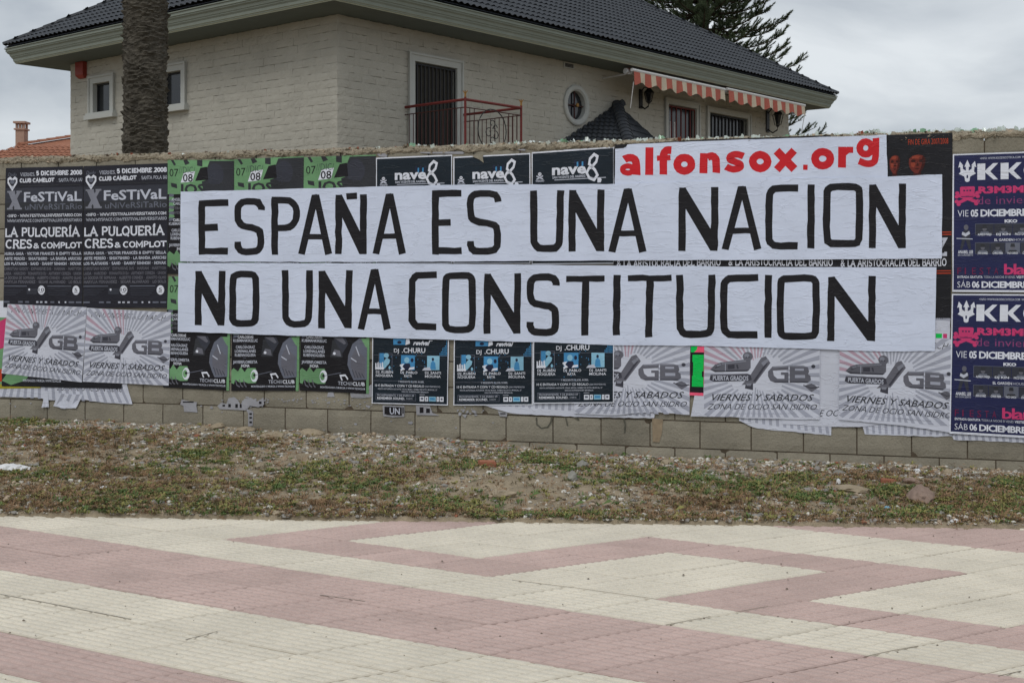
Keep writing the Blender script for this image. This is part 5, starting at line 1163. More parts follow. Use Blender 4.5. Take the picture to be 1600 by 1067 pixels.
RT = [rtile(.38, .30 / .857, k, M['tile']) for k in range(4)]
items = []
for i in range(4):
    j = (i + 1) % 4; up = Vector((0, 0, .004)); items += tiles_on(A_[i] + up, A_[j] + up, B_[j] + up, B_[i] + up, .38, .345, RT, (lambda p: visk(p)) if i < 2 else (lambda p: 900))
items.sort(key=lambda t: t[0]); pieces(roof, 'roof_tile', [(a, c) for _, a, c in items], 300)
def cap_mesh(r, L, m):
    V = []; Fc = []; n = 7
    for y, k in ((0, 1.12), (L + .05, .9)):
        for i in range(n + 1):
            a = math.pi * i / n; V.append((-r * k * math.cos(a), y, r * k * math.sin(a) * .8 - .01))
    for i in range(n): Fc.append((i, i + 1, n + 2 + i, n + 1 + i))
    Fc.append(tuple(range(n, -1, -1))); return new_mesh('ridge_tile', V, Fc, m)
def caps(parent, A, B, r, L, m, name='ridge_tile'):
    Y = (B - A); n = int(Y.length / L); Y.normalize(); X = Y.cross(Vector((0, 0, 1))).normalized(); Z = X.cross(Y); me = cap_mesh(r, L, m); T = Matrix.Translation(-wpos(parent))
    for k in range(n):
        p = A + Y * (k * L) + Vector((0, 0, .03)); mw = Matrix(((X.x, Y.x, Z.x, p.x), (X.y, Y.y, Z.y, p.y), (X.z, Y.z, Z.z, p.z), (0, 0, 0, 1))); link(name, me, parent, mw=T @ mw)
for i in (0, 2): caps(roof, A_[i], B_[i], .10, .36, M['tile'])
# hipped porch roof against the wall
sa, za = fpx(FR, 962, 166); s0, z0 = fpx(FR, 884, 214); s1, z1 = fpx(FR, 1050, 216); zb = z0 - .25
Pa, P0_, P1_ = FR(sa, za, .03), FR(s0 - .35, zb, .03), FR(s1 + .2, zb, .03); sF = fpx(FR, 984, 240, 1.5)[0]; Pf = FR(sF, zb - .1, 1.5)
b = MB(); b.add([P0_, Pf, P1_, Pa], [(0, 1, 3), (1, 2, 3), (0, 2, 1)]); porch = b.build('porch_roof', M['tile'], HS)
RT2 = [rtile(.26, .22, 40 + k, M['tile']) for k in range(3)]
e3 = Vector((0, 0, .02)); its = tiles_on(P0_ + e3, Pf + e3, Pa + e3, Pa + e3, .26, .22, RT2) + tiles_on(Pf + e3, P1_ + e3, Pa + e3, Pa + e3, .26, .22, RT2)
pieces(porch, 'roof_tile', [(a, c) for _, a, c in its], 200); caps(porch, Pf + e3 * 2, Pa + e3 * 2 + (Pa - Pf) * .03, .15, .2, M['tile'])
b = MB(); b.tube([Pa + Vector((0, 0, -.02)), Pa + nR * .22 + Vector((0, 0, .07))], .1, 8); b.build('ridge_end', M['tile'], porch)
# round window
b = MB(); n = 36
V = []; Fc = []
for k in range(n):
    a = 2 * math.pi * k / n; ca, sa_ = math.cos(a), math.sin(a)
    for r_, o_ in ((rO, -.05), (rO, .05), (rO - .03, .07), (rI + .04, .07), (rI, .03), (rI, -.11)): V.append(FR(cs + r_ * ca, cz + r_ * sa_, o_))
for k in range(n):
    q = (k + 1) % n
    for l in range(5): Fc.append((6 * k + l, 6 * k + l + 1, 6 * q + l + 1, 6 * q + l))
b.add(V, Fc); ow = b.build('round_window', M['trim'], HS)
b = MB(); b.add([FR(cs + rI * math.cos(2 * math.pi * k / n), cz + rI * math.sin(2 * math.pi * k / n), -.09) for k in range(n)], [tuple(range(n))]); b.build('pane', M['glass'], ow)
b = MB(); b.fbox(FR, cs - .015, cs + .015, cz - rI, cz + rI, -.06, -.03); b.fbox(FR, cs - rI, cs + rI, cz - .012, cz + .012, -.06, -.034); b.build('glazing_cross', M['iron_brown'], ow)
b = MB(); b.tube([FR(cs + .09, cz + .02, -.03), FR(cs + .09, cz + .02, .0)], .05, 10); b.build('ornament', M['gold'], ow)
# vent
s0, z0 = fpx(FR, 880, 97); s1, _ = fpx(FR, 896, 100); z1 = fpx(FR, 880, 106)[1]
b = MB(); b.fbox(FR, s0, s1, z1, z0, -.02, .03); ov = b.build('vent', M['trim'], HS); b = MB()
for k in range(3): zz = z1 + (z0 - z1) * (.2 + .22 * k); b.fbox(FR, s0 + .04, s1 - .04, zz, zz + (z0 - z1) * .17, .03, .034)
b.build('louvre', M['iron'], ov)
# surrounds, windows, door
def surround(fr, op, w_, parent_name, m=M['trim'], sill=True, bars=0, barm='iron', glass='glass', label=None, low=True):
    s0, s1, z0, z1 = op; b = MB(); f0, f1 = -.13, .05
    b.fbox(fr, s0, s0 + w_, z0, z1 - w_, f0, f1); b.fbox(fr, s1 - w_, s1, z0, z1 - w_, f0, f1); b.fbox(fr, s0, s1, z1 - w_, z1, f0, f1 + .002)
    o = b.build(parent_name, m, HS)
    b = MB(); t = .035
    b.fbox(fr, s0 - t * .4, s0 + t, z0, z1 + t * .4, f1, f1 + .03); b.fbox(fr, s1 - t, s1 + t * .4, z0, z1 + t * .4, f1, f1 + .03); b.fbox(fr, s0 + t, s1 - t, z1 - t, z1 + t * .4, f1, f1 + .028); b.build('moulding', m, o)
    if sill: b = MB(); b.fbox(fr, s0 - .09, s1 + .09, z0 - .16, z0 - .06, -.02, .14); b.fbox(fr, s0 - .06, s1 + .06, z0 - .06, z0, -.02, .11); b.build('sill', m, o)
    b = MB(); b.fbox(fr, s0 + w_, s1 - w_, z0, z1 - w_, -.125, -.10); b.build('pane' if glass == 'glass' else 'shutter', M[glass], o)
    if bars:
        for k in range(bars + 1): s = s0 + w_ + (s1 - s0 - 2 * w_) * (k + .0) / bars; b = MB(); b.fbox(fr, s - .014, s + .014, z0, z1 - w_ - .03, -.04, -.01); b.build('bar', M[barm], o)
        b = MB(); b.fbox(fr, s0 + w_, s1 - w_, z1 - w_ - .06, z1 - w_ - .03, -.045, -.01); b.build('top_rail', M[barm], o)
    return o
def inner_w(fr, op, px_in, px_out): return abs(fpx(fr, px_in, 150)[0] - fpx(fr, px_out, 150)[0])
o = surround(FR, OPR[0], .17, 'balcony_door', sill=False, bars=11, barm='iron', glass='shutter')
o = surround(FR, OPR[1], .15, 'window', sill=False, bars=6, barm='iron_red', glass='glass')
b = MB(); s0, s1, z0, z1 = OPR[1]
for k in range(3): a = s0 + .2 + k * .2; b.fbox(FR, a, a + .10, z0, z1 - .6, -.098, -.094)
b.build('net_curtain', M['white'], o)
o = surround(FR, OPR[2], .15, 'window', sill=False, bars=11, barm='iron', glass='glass')
for op in OPL:
    o = surround(FL, op, .17, 'window'); s0, s1, z0, z1 = op
    b = MB(); b.fbox(FL, s0 + .17, s0 + .21, z0 + .001, z1 - .172, -.10, -.07); b.fbox(FL, s1 - .21, s1 - .17, z0 + .001, z1 - .172, -.10, -.07); b.fbox(FL, s0 + .21, s1 - .21, z1 - .21, z1 - .172, -.10, -.07); b.build('window_frame', M['iron'], o)
# alarm box
s0, z0 = fpx(FL, 136, 97); s1 = fpx(FL, 124, 97)[0]; z1 = fpx(FL, 136, 121)[1]
b = MB(); b.fbox(FL, s0, s1, z1 + .06, z0, -.02, .12); b.box8([FL(s0 + .05, z1 - .02, .06), FL(s1 - .05, z1 - .02, .06), FL(s1 - .05, z1 - .02, -.02), FL(s0 + .05, z1 - .02, -.02), FL(s0 + .002, z1 + .06, .118), FL(s1 - .002, z1 + .06, .118), FL(s1 - .002, z1 + .06, -.02), FL(s0 + .002, z1 + .06, -.02)])
ab = b.build('alarm_box', M['redbox'], HS)
# balcony
sL, zR_ = fpx(FR, 633, 168); sD = fpx(FR, 721, 178)[0]
lo, hi = 0, 4
for _ in range(40):
    m_ = (lo + hi) / 2; p = FR(sL, 0, m_)
    if CX + F * p.x / p.y < 727: lo = m_
    else: hi = m_
BW = lo; zF = zR_ - 1.08
b = MB(); b.fbox(FR, sL - .06, sD + .06, zF - .2, zF, 0, BW + .06); BALC = b.build('balcony', M['trim'], HS)
def rail(name, P, Q, r, m): b = MB(); b.tube([P, Q], r, 6); return b.build(name, M[m], BALC)
Aw, Bf, Cf, Dw = FR(sL, zR_, 0), FR(sL, zR_, BW), FR(sD, zR_, BW), FR(sD, zR_, 0)
for P, Q in ((Aw, Bf), (Bf, Cf), (Cf, Dw)):
    rail('handrail', P, Q, .030, 'iron_red')
    for dz in (.16, .98): rail('rail', P - Vector((0, 0, dz)), Q - Vector((0, 0, dz)), .012, 'iron_brown')
    n = max(3, round((Q - P).length / .13))
    for k in range(1, n):
        t = k / n
        if P is Bf and .22 < t < .72: continue
        p = P.lerp(Q, t); rail('baluster', p - Vector((0, 0, .16)), p - Vector((0, 0, 1.06)), .010, 'iron_brown')
for P in (Bf, Cf):
    rail('newel', P + Vector((0, 0, .05)), P - Vector((0, 0, 1.08)), .028, 'iron_red')
    b = MB(); c = P + Vector((0, 0, .12)); b.tube([P + Vector((0, 0, .04)), c], .02, 6)
    for k in range(4): a = k * math.pi / 2; b.tube([c, c + Vector((math.cos(a) * .05, math.sin(a) * .05, .06))], [.018, .006], 5)
    b.build('finial', M['gold'], BALC)
b = MB(); cB = lambda u, v: Bf.lerp(Cf, u) - Vector((0, 0, v))
wB = (Cf - Bf).length
def scroll(cu, cv, r, a0, a1, k=10, shrink=.0):
    return [cB(cu + (r * (1 - shrink * i / k)) * math.cos(R(lerp(a0, a1, i / k))) / wB, cv - (r * (1 - shrink * i / k)) * math.sin(R(lerp(a0, a1, i / k)))) for i in range(k + 1)]
b.tube(scroll(.47, .56, .36 * wB * .7, 0, 360, 22), .012, 5)
for q in ((.47, .42, .10, -90, 260), (.41, .62, .11, 60, 420), (.53, .66, .10, 120, -240), (.47, .78, .09, 0, 330), (.52, .5, .07, 0, 300)): b.tube(scroll(*q, k=14, shrink=.6), .010, 5)
b.build('scrollwork', M['iron'], BALC)
# awnings
def awning(x0, x1, y0, y1, label, cord_px):
    o_ = 1.02; s0, z0 = fpx(FR, x0, y0, o_); s1, z1 = fpx(FR, x1, y1, o_); z = (z0 + z1) / 2
    t = empty('awning', tuple(FR((s0 + s1) / 2, z, 0)), label, 'awning', 'striped awnings under the eaves')
    b = MB(); b.tube([FR(s0 - .05, z, o_), FR(s1 + .05, z, o_)], .045, 8); b.build('front_bar', M['white'], t)
    b = MB(); b.tube([FR(s0 - .02, z + .0, .80), FR(s1 + .02, z + .0, .80)], .075, 10); b.build('roller', M['white'], t)
    for s in (s0 + .05, s1 - .05): b = MB(); b.tube([FR(s, z - .10, .0), FR(s, z - .06, o_ - .04)], .018, 6); b.build('arm', M['white'], t)
    n = 9; H = .335; st = (s1 - s0) / (n + .0)
    for part in ('canopy', 'valance'):
        b = MB()
        for k in range(2 * n):
            a, c = s0 + (k // 2) * st + (k % 2) * st * .56, s0 + (k // 2) * st + (.56 * st if k % 2 == 0 else st); mi = k % 2
            if part == 'canopy': b.add([FR(a, z + .085, .80), FR(c, z + .085, .80), FR(c, z + .035, o_), FR(a, z + .035, o_)], [(0, 1, 2, 3)], mi)
            else:
                sub = 4
                for q in range(sub):
                    u0, u1 = lerp(a, c, q / sub), lerp(a, c, (q + 1) / sub); f_ = lambda s: H + .045 * math.cos(2 * math.pi * (s - s0) / st * .75); g_ = lambda s: o_ + .05 + .02 * math.sin((s - s0) * 9)
                    b.add([FR(u0, z - f_(u0), g_(u0)), FR(u1, z - f_(u1), g_(u1)), FR(u1, z - .035, o_ + .03), FR(u0, z - .035, o_ + .03)], [(0, 1, 2, 3)], mi)
        b.build(part, [M['awn_red'], M['awn_cream']], t)
    sc_ = s0 if cord_px < 1100 else s1
    b = MB(); b.tube([FR(sc_, z - .3, o_ + .02), FR(sc_ + (.03 if cord_px < 1100 else 0), z - .95, o_ - .1)], .011, 5); b.build('cord', M['white'], t)
awning(989, 1130.5, 110.5, 139.5, 'red and cream striped awning over the barred window, the nearer of two', 990)
awning(1137, 1256, 141.5, 163.5, 'red and cream striped awning at the far end of the villa', 1256)
# wall lanterns
def lantern(px, py, k, label):
    s, z = fpx(FR, px, py, .1); t = empty('wall_lantern', tuple(FR(s, z, 0)), label, 'wall lamp', 'black wall lanterns')
    P = lambda a, h, o: FR(s + a * k, z + h * k, o * k)
    b = MB(); b.fbox(FR, s - .07 * k, s + .07 * k, z - .32 * k, z + .22 * k, 0, .04); b.build('back_plate', M['iron'], t)
    b = MB(); b.tube([P(0, -.25, .03), P(0, -.34, .16), P(0, -.28, .28), P(0, -.2, .30)], .022, 6); b.build('bracket', M['iron'], t); b = MB(); b.tube([P(0, .15, .03), P(0, .27, .14), P(0, .25, .28)], .018, 6); b.build('bracket', M['iron'], t)
    c = .30
    b = MB()
    for q in range(6):
        a = q * math.pi / 3; f_ = lambda r, h: FR(s + r * k * math.cos(a), z + h * k, (c + r * math.sin(a)) * k); b.tube([f_(.07, -.16), f_(.13, .10)], .012, 4)
    b.tube([P(0, -.2, c), P(0, -.15, c)], [.04, .075], 6); b.tube([P(0, .10, c), P(0, .18, c), P(0, .26, c)], [.16, .09, .02], 6); b.build('cage', M['iron'], t)
    b = MB(); b.tube([P(0, -.14, c), P(0, .09, c)], [.06, .115], 6); b.build('glass', M['glass'], t)
lantern(1005, 152, .95, 'black wall lantern beside the nearer awning'); lantern(1203, 187, 1.25, 'black wall lantern under the far awning')

# ------------------------------------------------------------------ palm in front of the villa
PX, PY = -4.335, 14.0
palm = empty('palm_tree', (PX, PY, -.1), 'thick palm trunk with rough leaf scars rising in front of the villa', 'palm tree')
V = []; Fc = []; nu, nz = 72, 620; zt = 9.0
for j in range(nz + 1):
    z = -.1 + (zt + .1) * j / nz; wob = noise.noise(Vector((0, 0, z * .9))) * .02
    for i in range(nu):
        a = 2 * math.pi * i / nu
        row = z / .066 + noise.noise(Vector((math.cos(a) * 1.6, math.sin(a) * 1.6, z * 2.5))) * 1.7; rk = math.floor(row); fz = row - rk
        ucell = i / nu * 9 + .5 * (rk % 2) + .25 * noise.noise(Vector((rk * 3.3, 0, 1))); fu = abs((ucell % 1) - .5) * 2
        cell = noise.noise(Vector((rk * 7.7, math.floor(ucell % 9) * 5.1, 2)))
        h = .030 * (fz ** 1.6) * (1 - .75 * fu ** 3) * (1 + 1.5 * cell) + .016 * noise.noise(Vector((math.cos(a) * 6, math.sin(a) * 6, z * 34)))
        r = .246 + h + wob + .01 * math.sin(z * 1.2); V.append((r * math.cos(a), r * math.sin(a), z + .1))
for j in range(nz):
    for i in range(nu):
        a = j * nu + i; c = j * nu + (i + 1) % nu; Fc.append((a, c, c + nu, a + nu))
link('trunk', new_mesh('trunk', V, Fc, M['bark']), palm)
b = MB(); rr = random.Random(2)
for k in range(34):
    a = k * 2.4; el = rr.uniform(-.3, 1.1); L_ = rr.uniform(2.4, 3.2); pts = []
    d = Vector((math.cos(a), math.sin(a), 0)); p = Vector((PX, PY, zt)); ang = el
    for q in range(9): pts.append(p.copy()); p = p + (d * math.cos(ang) + Vector((0, 0, math.sin(ang)))) * L_ / 8; ang -= .19
    b.tube(pts, [.03 * (1 - q / 9) + .004 for q in range(9)], 4)
    sd_ = d.cross(Vector((0, 0, 1)))
    for q in range(1, 8):
        for m_ in range(5):
            c = pts[q].lerp(pts[q + 1], m_ / 5)
            for sg in (-1, 1):
                tip = c + (sd_ * sg * .8 + d * .5 + Vector((0, 0, .15))) * .42 * (1 - abs(q - 4) / 7); w_ = d * .018; b.add([c - w_, c + w_, tip], [(0, 1, 2)])
o = b.build('fronds', M['frond'], palm); o['kind'] = 'stuff'

# ------------------------------------------------------------------ tall layered conifer behind the villa
TX, TY = (1097 - 800) / F * 50, 50.0
pine = empty('conifer', (TX, TY, 0), 'tall layered conifer with upturned branch tips behind the villa roof', 'tree')
b = MB(); b.tube([(TX, TY, -.1), (TX, TY, 7), (TX + .05, TY, 14), (TX, TY, 21)], [.42, .34, .22, .04], 10); b.build('trunk', M['pinebark'], pine)
nb = MB(); wb = MB(); rr = random.Random(9)
NV = []; NF = []
def needles(c, d, L, r):
    """a foxtail twig: short blades all round a curved axis"""
    n = int(L / .010); u = d.cross(Vector((0, 0, 1))).normalized() if abs(d.z) < .95 else Vector((1, 0, 0)); v = d.cross(u)
    for k in range(n):
        t = (k + rr.random()) / n; p = c + d * (L * t); a = rr.uniform(0, 6.283); o = u * math.cos(a) + v * math.sin(a)
        rad = r * (1 - .55 * t) * rr.uniform(.7, 1.25); tip = p + o * rad + d * .10; w_ = o.cross(d) * .018
        i = len(NV); NV.extend([p - w_, p + w_, tip]); NF.append((i, i + 1, i + 2))
z = 6.6
while z < 20.5:
    Rm = 4.7 * (1 - (z - 6.6) / 16.5) + .3; nbz = 8 + (1 if rr.random() < .5 else 0); a0 = rr.uniform(0, 6)
    for k in range(nbz):
        a = a0 + k * 2 * math.pi / nbz + rr.uniform(-.15, .15); L_ = Rm * rr.uniform(.85, 1.06); d = Vector((math.cos(a), math.sin(a), 0)); pts = []; nseg = 9
        for q in range(nseg + 1):
            t = q / nseg; pts.append(Vector((TX, TY, z)) + d * (L_ * t) + Vector((0, 0, -.25 * math.sin(t * 2.6) * L_ * .28 + .42 * t ** 3 * L_ * .28)))
        wb.tube(pts, [.055 * (1 - q / (nseg + 1)) + .008 for q in range(nseg + 1)], 5)
        sd_ = Vector((-d.y, d.x, 0))
        for q in range(2, nseg + 1):
            for m_ in range(4):
                t = (q - rr.random()) / nseg; ii = min(nseg - 1, int(t * nseg)); c = pts[ii].lerp(pts[ii + 1], t * nseg - ii)
                dd = (pts[ii + 1] - pts[ii]).normalized(); sg = rr.choice((-1, 1)); ln = rr.uniform(.4, .85) * (1.15 - .5 * t)
                out_ = (dd * .7 + sd_ * sg * rr.uniform(.3, .9) + Vector((0, 0, rr.uniform(.25, .95)))).normalized(); needles(c, out_, ln * .95, .13)
        needles(pts[-2], ((pts[-1] - pts[-2]).normalized() + Vector((0, 0, .35))).normalized(), .75, .15)
    z += rr.uniform(.55, .78)
o = wb.build('limbs', M['pinebark'], pine); o['kind'] = 'stuff'
me = new_mesh('crown', [v - Vector((TX, TY, 0)) for v in NV], NF, M['needle']); o = link('crown', me, pine); o['kind'] = 'stuff'

# ------------------------------------------------------------------ orange-roofed house far left
OX, OY = -19.2, 45.0
oh = empty('orange_roofed_house', (OX, OY, 0), 'distant house with an orange tile roof and a slim chimney', 'house')
def opx(px, py, Y): return Vector(((px - CX) / F * Y, Y, EYE + (HY - py) / F * Y))
rA, rB = opx(30, 228, 47), opx(160, 208, 50); eA, eB = opx(-70, 262, 44), opx(190, 262, 44)
b = MB(); back = Vector((0, 6, 0)); zb = eA.z - .1
b.box(eA.x + .4, eB.x - .4, 44.5, 54, -.1, zb - .02); b.build('walls', M['render_wall'], oh)
b = MB(); eC, eD = Vector((eB.x, 55, eB.z)), Vector((eA.x, 55, eA.z)); b.add([eA, eB, rB, rA, eC, eD], [(0, 1, 2, 3), (1, 4, 2), (4, 5, 3, 2), (5, 0, 3)]); orf = b.build('roof', M['roof_orange'], oh)
RT3 = [rtile(.44, .4, 60 + k, M['roof_orange']) for k in range(3)]
its = [t for t in tiles_on(eA, eB, rB, rA, .44, .42, RT3, lambda p: -p.z)]; its.sort(key=lambda t: t[0]); pieces(orf, 'roof_tile', [(a, c) for _, a, c in its], 300)
caps(orf, rA, rB, .13, .42, M['roof_orange'])
cx_ = opx(34, 200, 47.3); b = MB(); hw = .17
b.box(cx_.x - hw, cx_.x + hw, 47.1, 47.5, 4.8, 7.02); ch = b.build('chimney', M['chimney'], oh)
b = MB(); b.box(cx_.x - hw - .05, cx_.x + hw + .05, 47.05, 47.55, 7.02, 7.08)
for qx in (-.14, 0, .14): b.box(cx_.x + qx - .035, cx_.x + qx + .035, 47.12, 47.2, 7.08, 7.28); b.box(cx_.x + qx - .035, cx_.x + qx + .035, 47.4, 47.48, 7.08, 7.28)
b.box(cx_.x - hw - .07, cx_.x + hw + .07, 47.03, 47.57, 7.28, 7.36); b.build('chimney_cap', M['chimney'], ch)

# ------------------------------------------------------------------ stones, weeds and rubbish on the waste ground
rng = np.random.default_rng(12)
def icos():
    bm = bmesh.new(); bmesh.ops.create_icosphere(bm, subdivisions=1, radius=1); V = np.array([v.co[:] for v in bm.verts]); Fc = np.array([[v.index for v in f.verts] for f in bm.faces]); bm.free(); return V, Fc
IV, IF = icos()
GREEN = [(35, 672, 60, 8), (320, 715, 60, 9), (250, 735, 80, 6), (500, 738, 70, 12), (420, 752, 60, 8), (160, 780, 70, 14), (230, 765, 60, 10), (330, 785, 60, 14), (560, 760, 60, 10), (700, 780, 70, 12), (730, 735, 50, 10), (840, 718, 50, 10), (770, 795, 50, 8),
         (880, 725, 40, 8), (1020, 745, 90, 10), (1150, 755, 80, 12), (1270, 768, 50, 10), (1380, 760, 40, 8), (1240, 742, 50, 8), (1430, 790, 60, 8), (1560, 780, 50, 14), (1590, 755, 40, 10), (900, 790, 80, 6), (1340, 812, 90, 5), (1240, 815, 60, 5), (650, 808, 60, 4), (60, 740, 70, 6)]
BROWN = [(130, 700, 90, 18), (250, 760, 120, 20), (60, 770, 90, 18), (480, 785, 120, 12), (620, 745, 60, 8), (1100, 775, 80, 10), (1200, 785, 70, 5), (1500, 775, 90, 14), (1350, 740, 60, 10), (380, 700, 60, 8), (560, 790, 80, 10), (150, 740, 80, 12)]
def field(px, py, L):
    v = 0
    for cx, cy, rx, ry in L: v = np.maximum(v, np.exp(-((px - cx) / rx) ** 2 - ((py - cy) / ry) ** 2))
    return v
def sample(n, wfun):
    out_ = []
    while len(out_) < n:
        x = rng.uniform(-5.8, 5.2, 4000); t = rng.uniform(-.006, .995, 4000); y = yedge(x) + (ywall(x) - yedge(x)) * t
        py = HY + (EYE - .07) * F / y; px = CX + F * x / y
        wv = wfun(px, py, t, x, y); k = rng.random(4000) < wv
        out_ += list(zip(x[k], y[k]))
    return out_[:n]
NZ = lambda x, y, f, o: np.array([noise.noise(Vector((a * f, b_ * f, o))) for a, b_ in zip(x, y)])
def pebbles(n, m, rlo, rhi, wfun, label):
    P = sample(n, wfun); VV = []; FF = []; b_ = 0
    for x, y in P:
        r = rlo * (rhi / rlo) ** (rng.random() ** 2.2); z = hgt(x, y); s_ = np.array([r * rng.uniform(.7, 1.5), r * rng.uniform(.7, 1.3), r * rng.uniform(.35, .8)])
        a = rng.uniform(0, 6.28); ca, sa_ = math.cos(a), math.sin(a); q = IV * s_ * rng.uniform(.6, 1.35, (len(IV), 1)); q = q @ np.array([[ca, sa_, 0], [-sa_, ca, 0], [0, 0, 1]]); VV.append(q + (x, y, z + s_[2] * .25)); FF.append(IF + b_); b_ += len(IV)
    me = new_mesh(label, np.vstack(VV).tolist(), np.vstack(FF).tolist(), M[m]); o = link(label, me); o['kind'] = 'stuff'; tag(o, None); return o
wall_w = lambda px, py, t, x, y: np.clip(.12 + 1.0 * (t > .62) * (t - .5) * 2 + .5 * (np.sin(px * .02 + py * .1) > .3) + .6 * (t < .14) + .7 * (field(px, py, [(1050, 790, 130, 16), (1420, 800, 120, 8), (650, 715, 120, 12), (1280, 725, 160, 12), (1000, 720, 200, 8), (1280, 790, 100, 10)])) - .3 * field(px, py, GREEN), .24, 1)
for m, n, lo, hi in (('gravel_light', 9000, .004, .020), ('gravel_grey', 8500, .004, .026), ('gravel_tan', 7000, .004, .024), ('gravel_dark', 4000, .004, .02), ('gravel_rust', 900, .004, .022)):
    o = pebbles(n, m, lo, hi, wall_w, 'gravel'); o['label'] = {'gravel_light': 'pale gravel strewn over the waste ground', 'gravel_grey': 'grey gravel strewn along the wall foot', 'gravel_tan': 'tan gravel mixed into the bare soil', 'gravel_dark': 'dark crumbs of soil among the gravel', 'gravel_rust': 'reddish brick crumbs among the gravel'}[m]; o['category'] = 'gravel'
def weeds(n, m, hlo, hhi, wfun, label, leaf=.012, cnt=(7, 14), spread=.035):
    P = sample(n, wfun); V = []; Fc = []
    for x, y in P:
        z = hgt(x, y); k = int(rng.integers(*cnt)); h = rng.uniform(hlo, hhi)
        ang = rng.uniform(0, 6.28, k); ln = rng.uniform(.4, 1, k) * h; rad = rng.uniform(.1, 1, k) * spread
        for a, l_, r_ in zip(ang, ln, rad):
            dx, dy = math.cos(a), math.sin(a); w_ = leaf * rng.uniform(.4, 1.1); bx, by = x + dx * r_ * .6, y + dy * r_ * .6; tx, ty = x + dx * (r_ + l_ * .8), y + dy * (r_ + l_ * .8)
            mxx, myy = (bx + tx) / 2, (by + ty) / 2; i = len(V)
            V += [(bx, by, z - .004), (mxx - dy * w_, myy + dx * w_, z + l_ * .75), (tx, ty, z + l_ * rng.uniform(.4, .95)), (mxx + dy * w_, myy - dx * w_, z + l_ * .7)]; Fc.append((i, i + 1, i + 2, i + 3))
    me = new_mesh(label, V, Fc, M[m]); o = link(label, me); o['kind'] = 'stuff'; return o
gw = lambda px, py, t, x, y: np.clip(field(px, py, GREEN) ** 1.3 + .03, 0, 1)
bw = lambda px, py, t, x, y: np.clip((field(px, py, BROWN) * .9 + .12) * (t < .85) + .02 + .45 * (t < .12), 0, 1)
for m, n, lo, hi, f_, leaf in (('weed_green', 2700, .012, .04, gw, .006), ('weed_olive', 3000, .012, .04, lambda *a: np.clip(gw(*a) * .7 + bw(*a) * .3, 0, 1), .007), ('weed_dry', 5600, .012, .042, bw, .0035), ('weed_dark', 3600, .01, .035, bw, .004), ('weed_dry', 420, .05, .11, lambda *a: np.clip(bw(*a) * .8 + gw(*a) * .3, 0, 1), .0016)):
    o = weeds(n, m, lo, hi, f_, 'weeds', leaf); o['label'] = {'weed_green': 'low green weeds in patches on the waste ground', 'weed_olive': 'yellowish weeds in patches on the waste ground', 'weed_dry': 'dry brown stalks over the waste ground', 'weed_dark': 'dark withered growth over the waste ground'}[m]; o['category'] = 'weeds'
def rock(px, py, wpx, hpx, m, label, seed, name='stone', cat='stone', group=None, flat=1.0, sub=3, am=1.0):
    X, Y = gpx(px, py, hgt(0, 8)); k = Y / F; rx, rz = wpx * k / 2, hpx * k; z = hgt(X, Y)
    bm = bmesh.new(); bmesh.ops.create_icosphere(bm, subdivisions=sub, radius=1)
    for v in bm.verts:
        c = v.co.copy(); n_ = 1 + .42 * am * noise.noise(c * 1.1 + Vector((seed, 0, 0))) + .2 * noise.noise(c * 3.2 + Vector((0, seed, 0))) + .09 * noise.noise(c * 8)
        for ax in (Vector((.6, .3, .74)), Vector((-.5, -.6, .62)), Vector((.1, -.8, .6))):
            d_ = c.dot(ax) * n_
            if d_ > .72: c -= ax * (d_ - .72) * .8
        v.co = Vector((c.x * n_ * rx, c.y * n_ * rx * .75 * flat, c.z * n_ * rz * .62))
    me = bpy.data.meshes.new(name); bm.to_mesh(me); bm.free(); me.materials.append(M[m]); o = link(name, me, None, (X, Y, z + rz * .28)); tag(o, label, cat, group); o.rotation_euler.z = seed; return o
rock(1437, 760, 54, 28, 'rock_brown', 'large reddish brown rock with a flat top below the purple posters', 4.7, am=.5)
rock(1425, 738, 30, 9, 'rock_brown', 'flat reddish stone behind the large brown rock', 2.2)
rock(784, 757, 44, 11, 'rock_beige', 'flat beige stone on the low earth mound', 3.1, flat=.8)
rock(340, 672, 28, 8, 'rock_beige', 'flat tan stone leaning at the wall foot on the left', 4.4)
rock(384, 674, 34, 6, 'rock_beige', 'low tan slab at the wall foot left of the humped stone', 5.4)
rock(489, 679, 34, 11, 'rock_beige', 'humped tan stone at the wall foot under the green club posters', 6.3)
rock(430, 683, 40, 9, 'rock_beige', 'crumbling tan stone between slab and humped stone', 6.9)
rock(522, 684, 20, 5, 'rock_beige', 'small tan stone right of the humped one', 7.7)
rock(603, 692, 22, 7, 'rock_beige', 'small pale stone near the wall under the DJ posters', 8.8)
rock(646, 703, 16, 6, 'rock_grey', 'small grey stone in the gravel before the wall', 9.8)
rock(894, 735, 20, 17, 'rock_grey', 'upright grey stone in the weeds at the centre', 10.4)
rock(910, 714, 28, 12, 'rock_grey', 'pointed pale stone touching the wall near its bottom course', 11.3)
rock(870, 712, 14, 6, 'rock_grey', 'little pale stone left of the pointed stone', 12.6)
rock(1043, 711, 22, 8, 'rock_beige', 'pinkish stone against the wall foot below the neon strip', 13.3)
rock(1147, 735, 14, 8, 'rock_beige', 'small round tan stone in the gravel below the ray flap', 14.1)
rock(1325, 745, 60, 10, 'rock_beige', 'wide low tan boulder half buried in weeds', 15.4)
rock(1480, 726, 22, 9, 'rock_beige', 'tan stone by the wall under the purple posters', 16.8)
rock(1312, 722, 24, 8, 'rock_grey', 'grey stone in the rubble right under the last ray flap', 17.7)
rock(1398, 722, 16, 9, 'gravel_dark', 'dark stone at the wall foot', 18.3)
rock(434, 777, 18, 6, 'rock_beige', 'small tan stone in the weeds left of centre', 19.3)
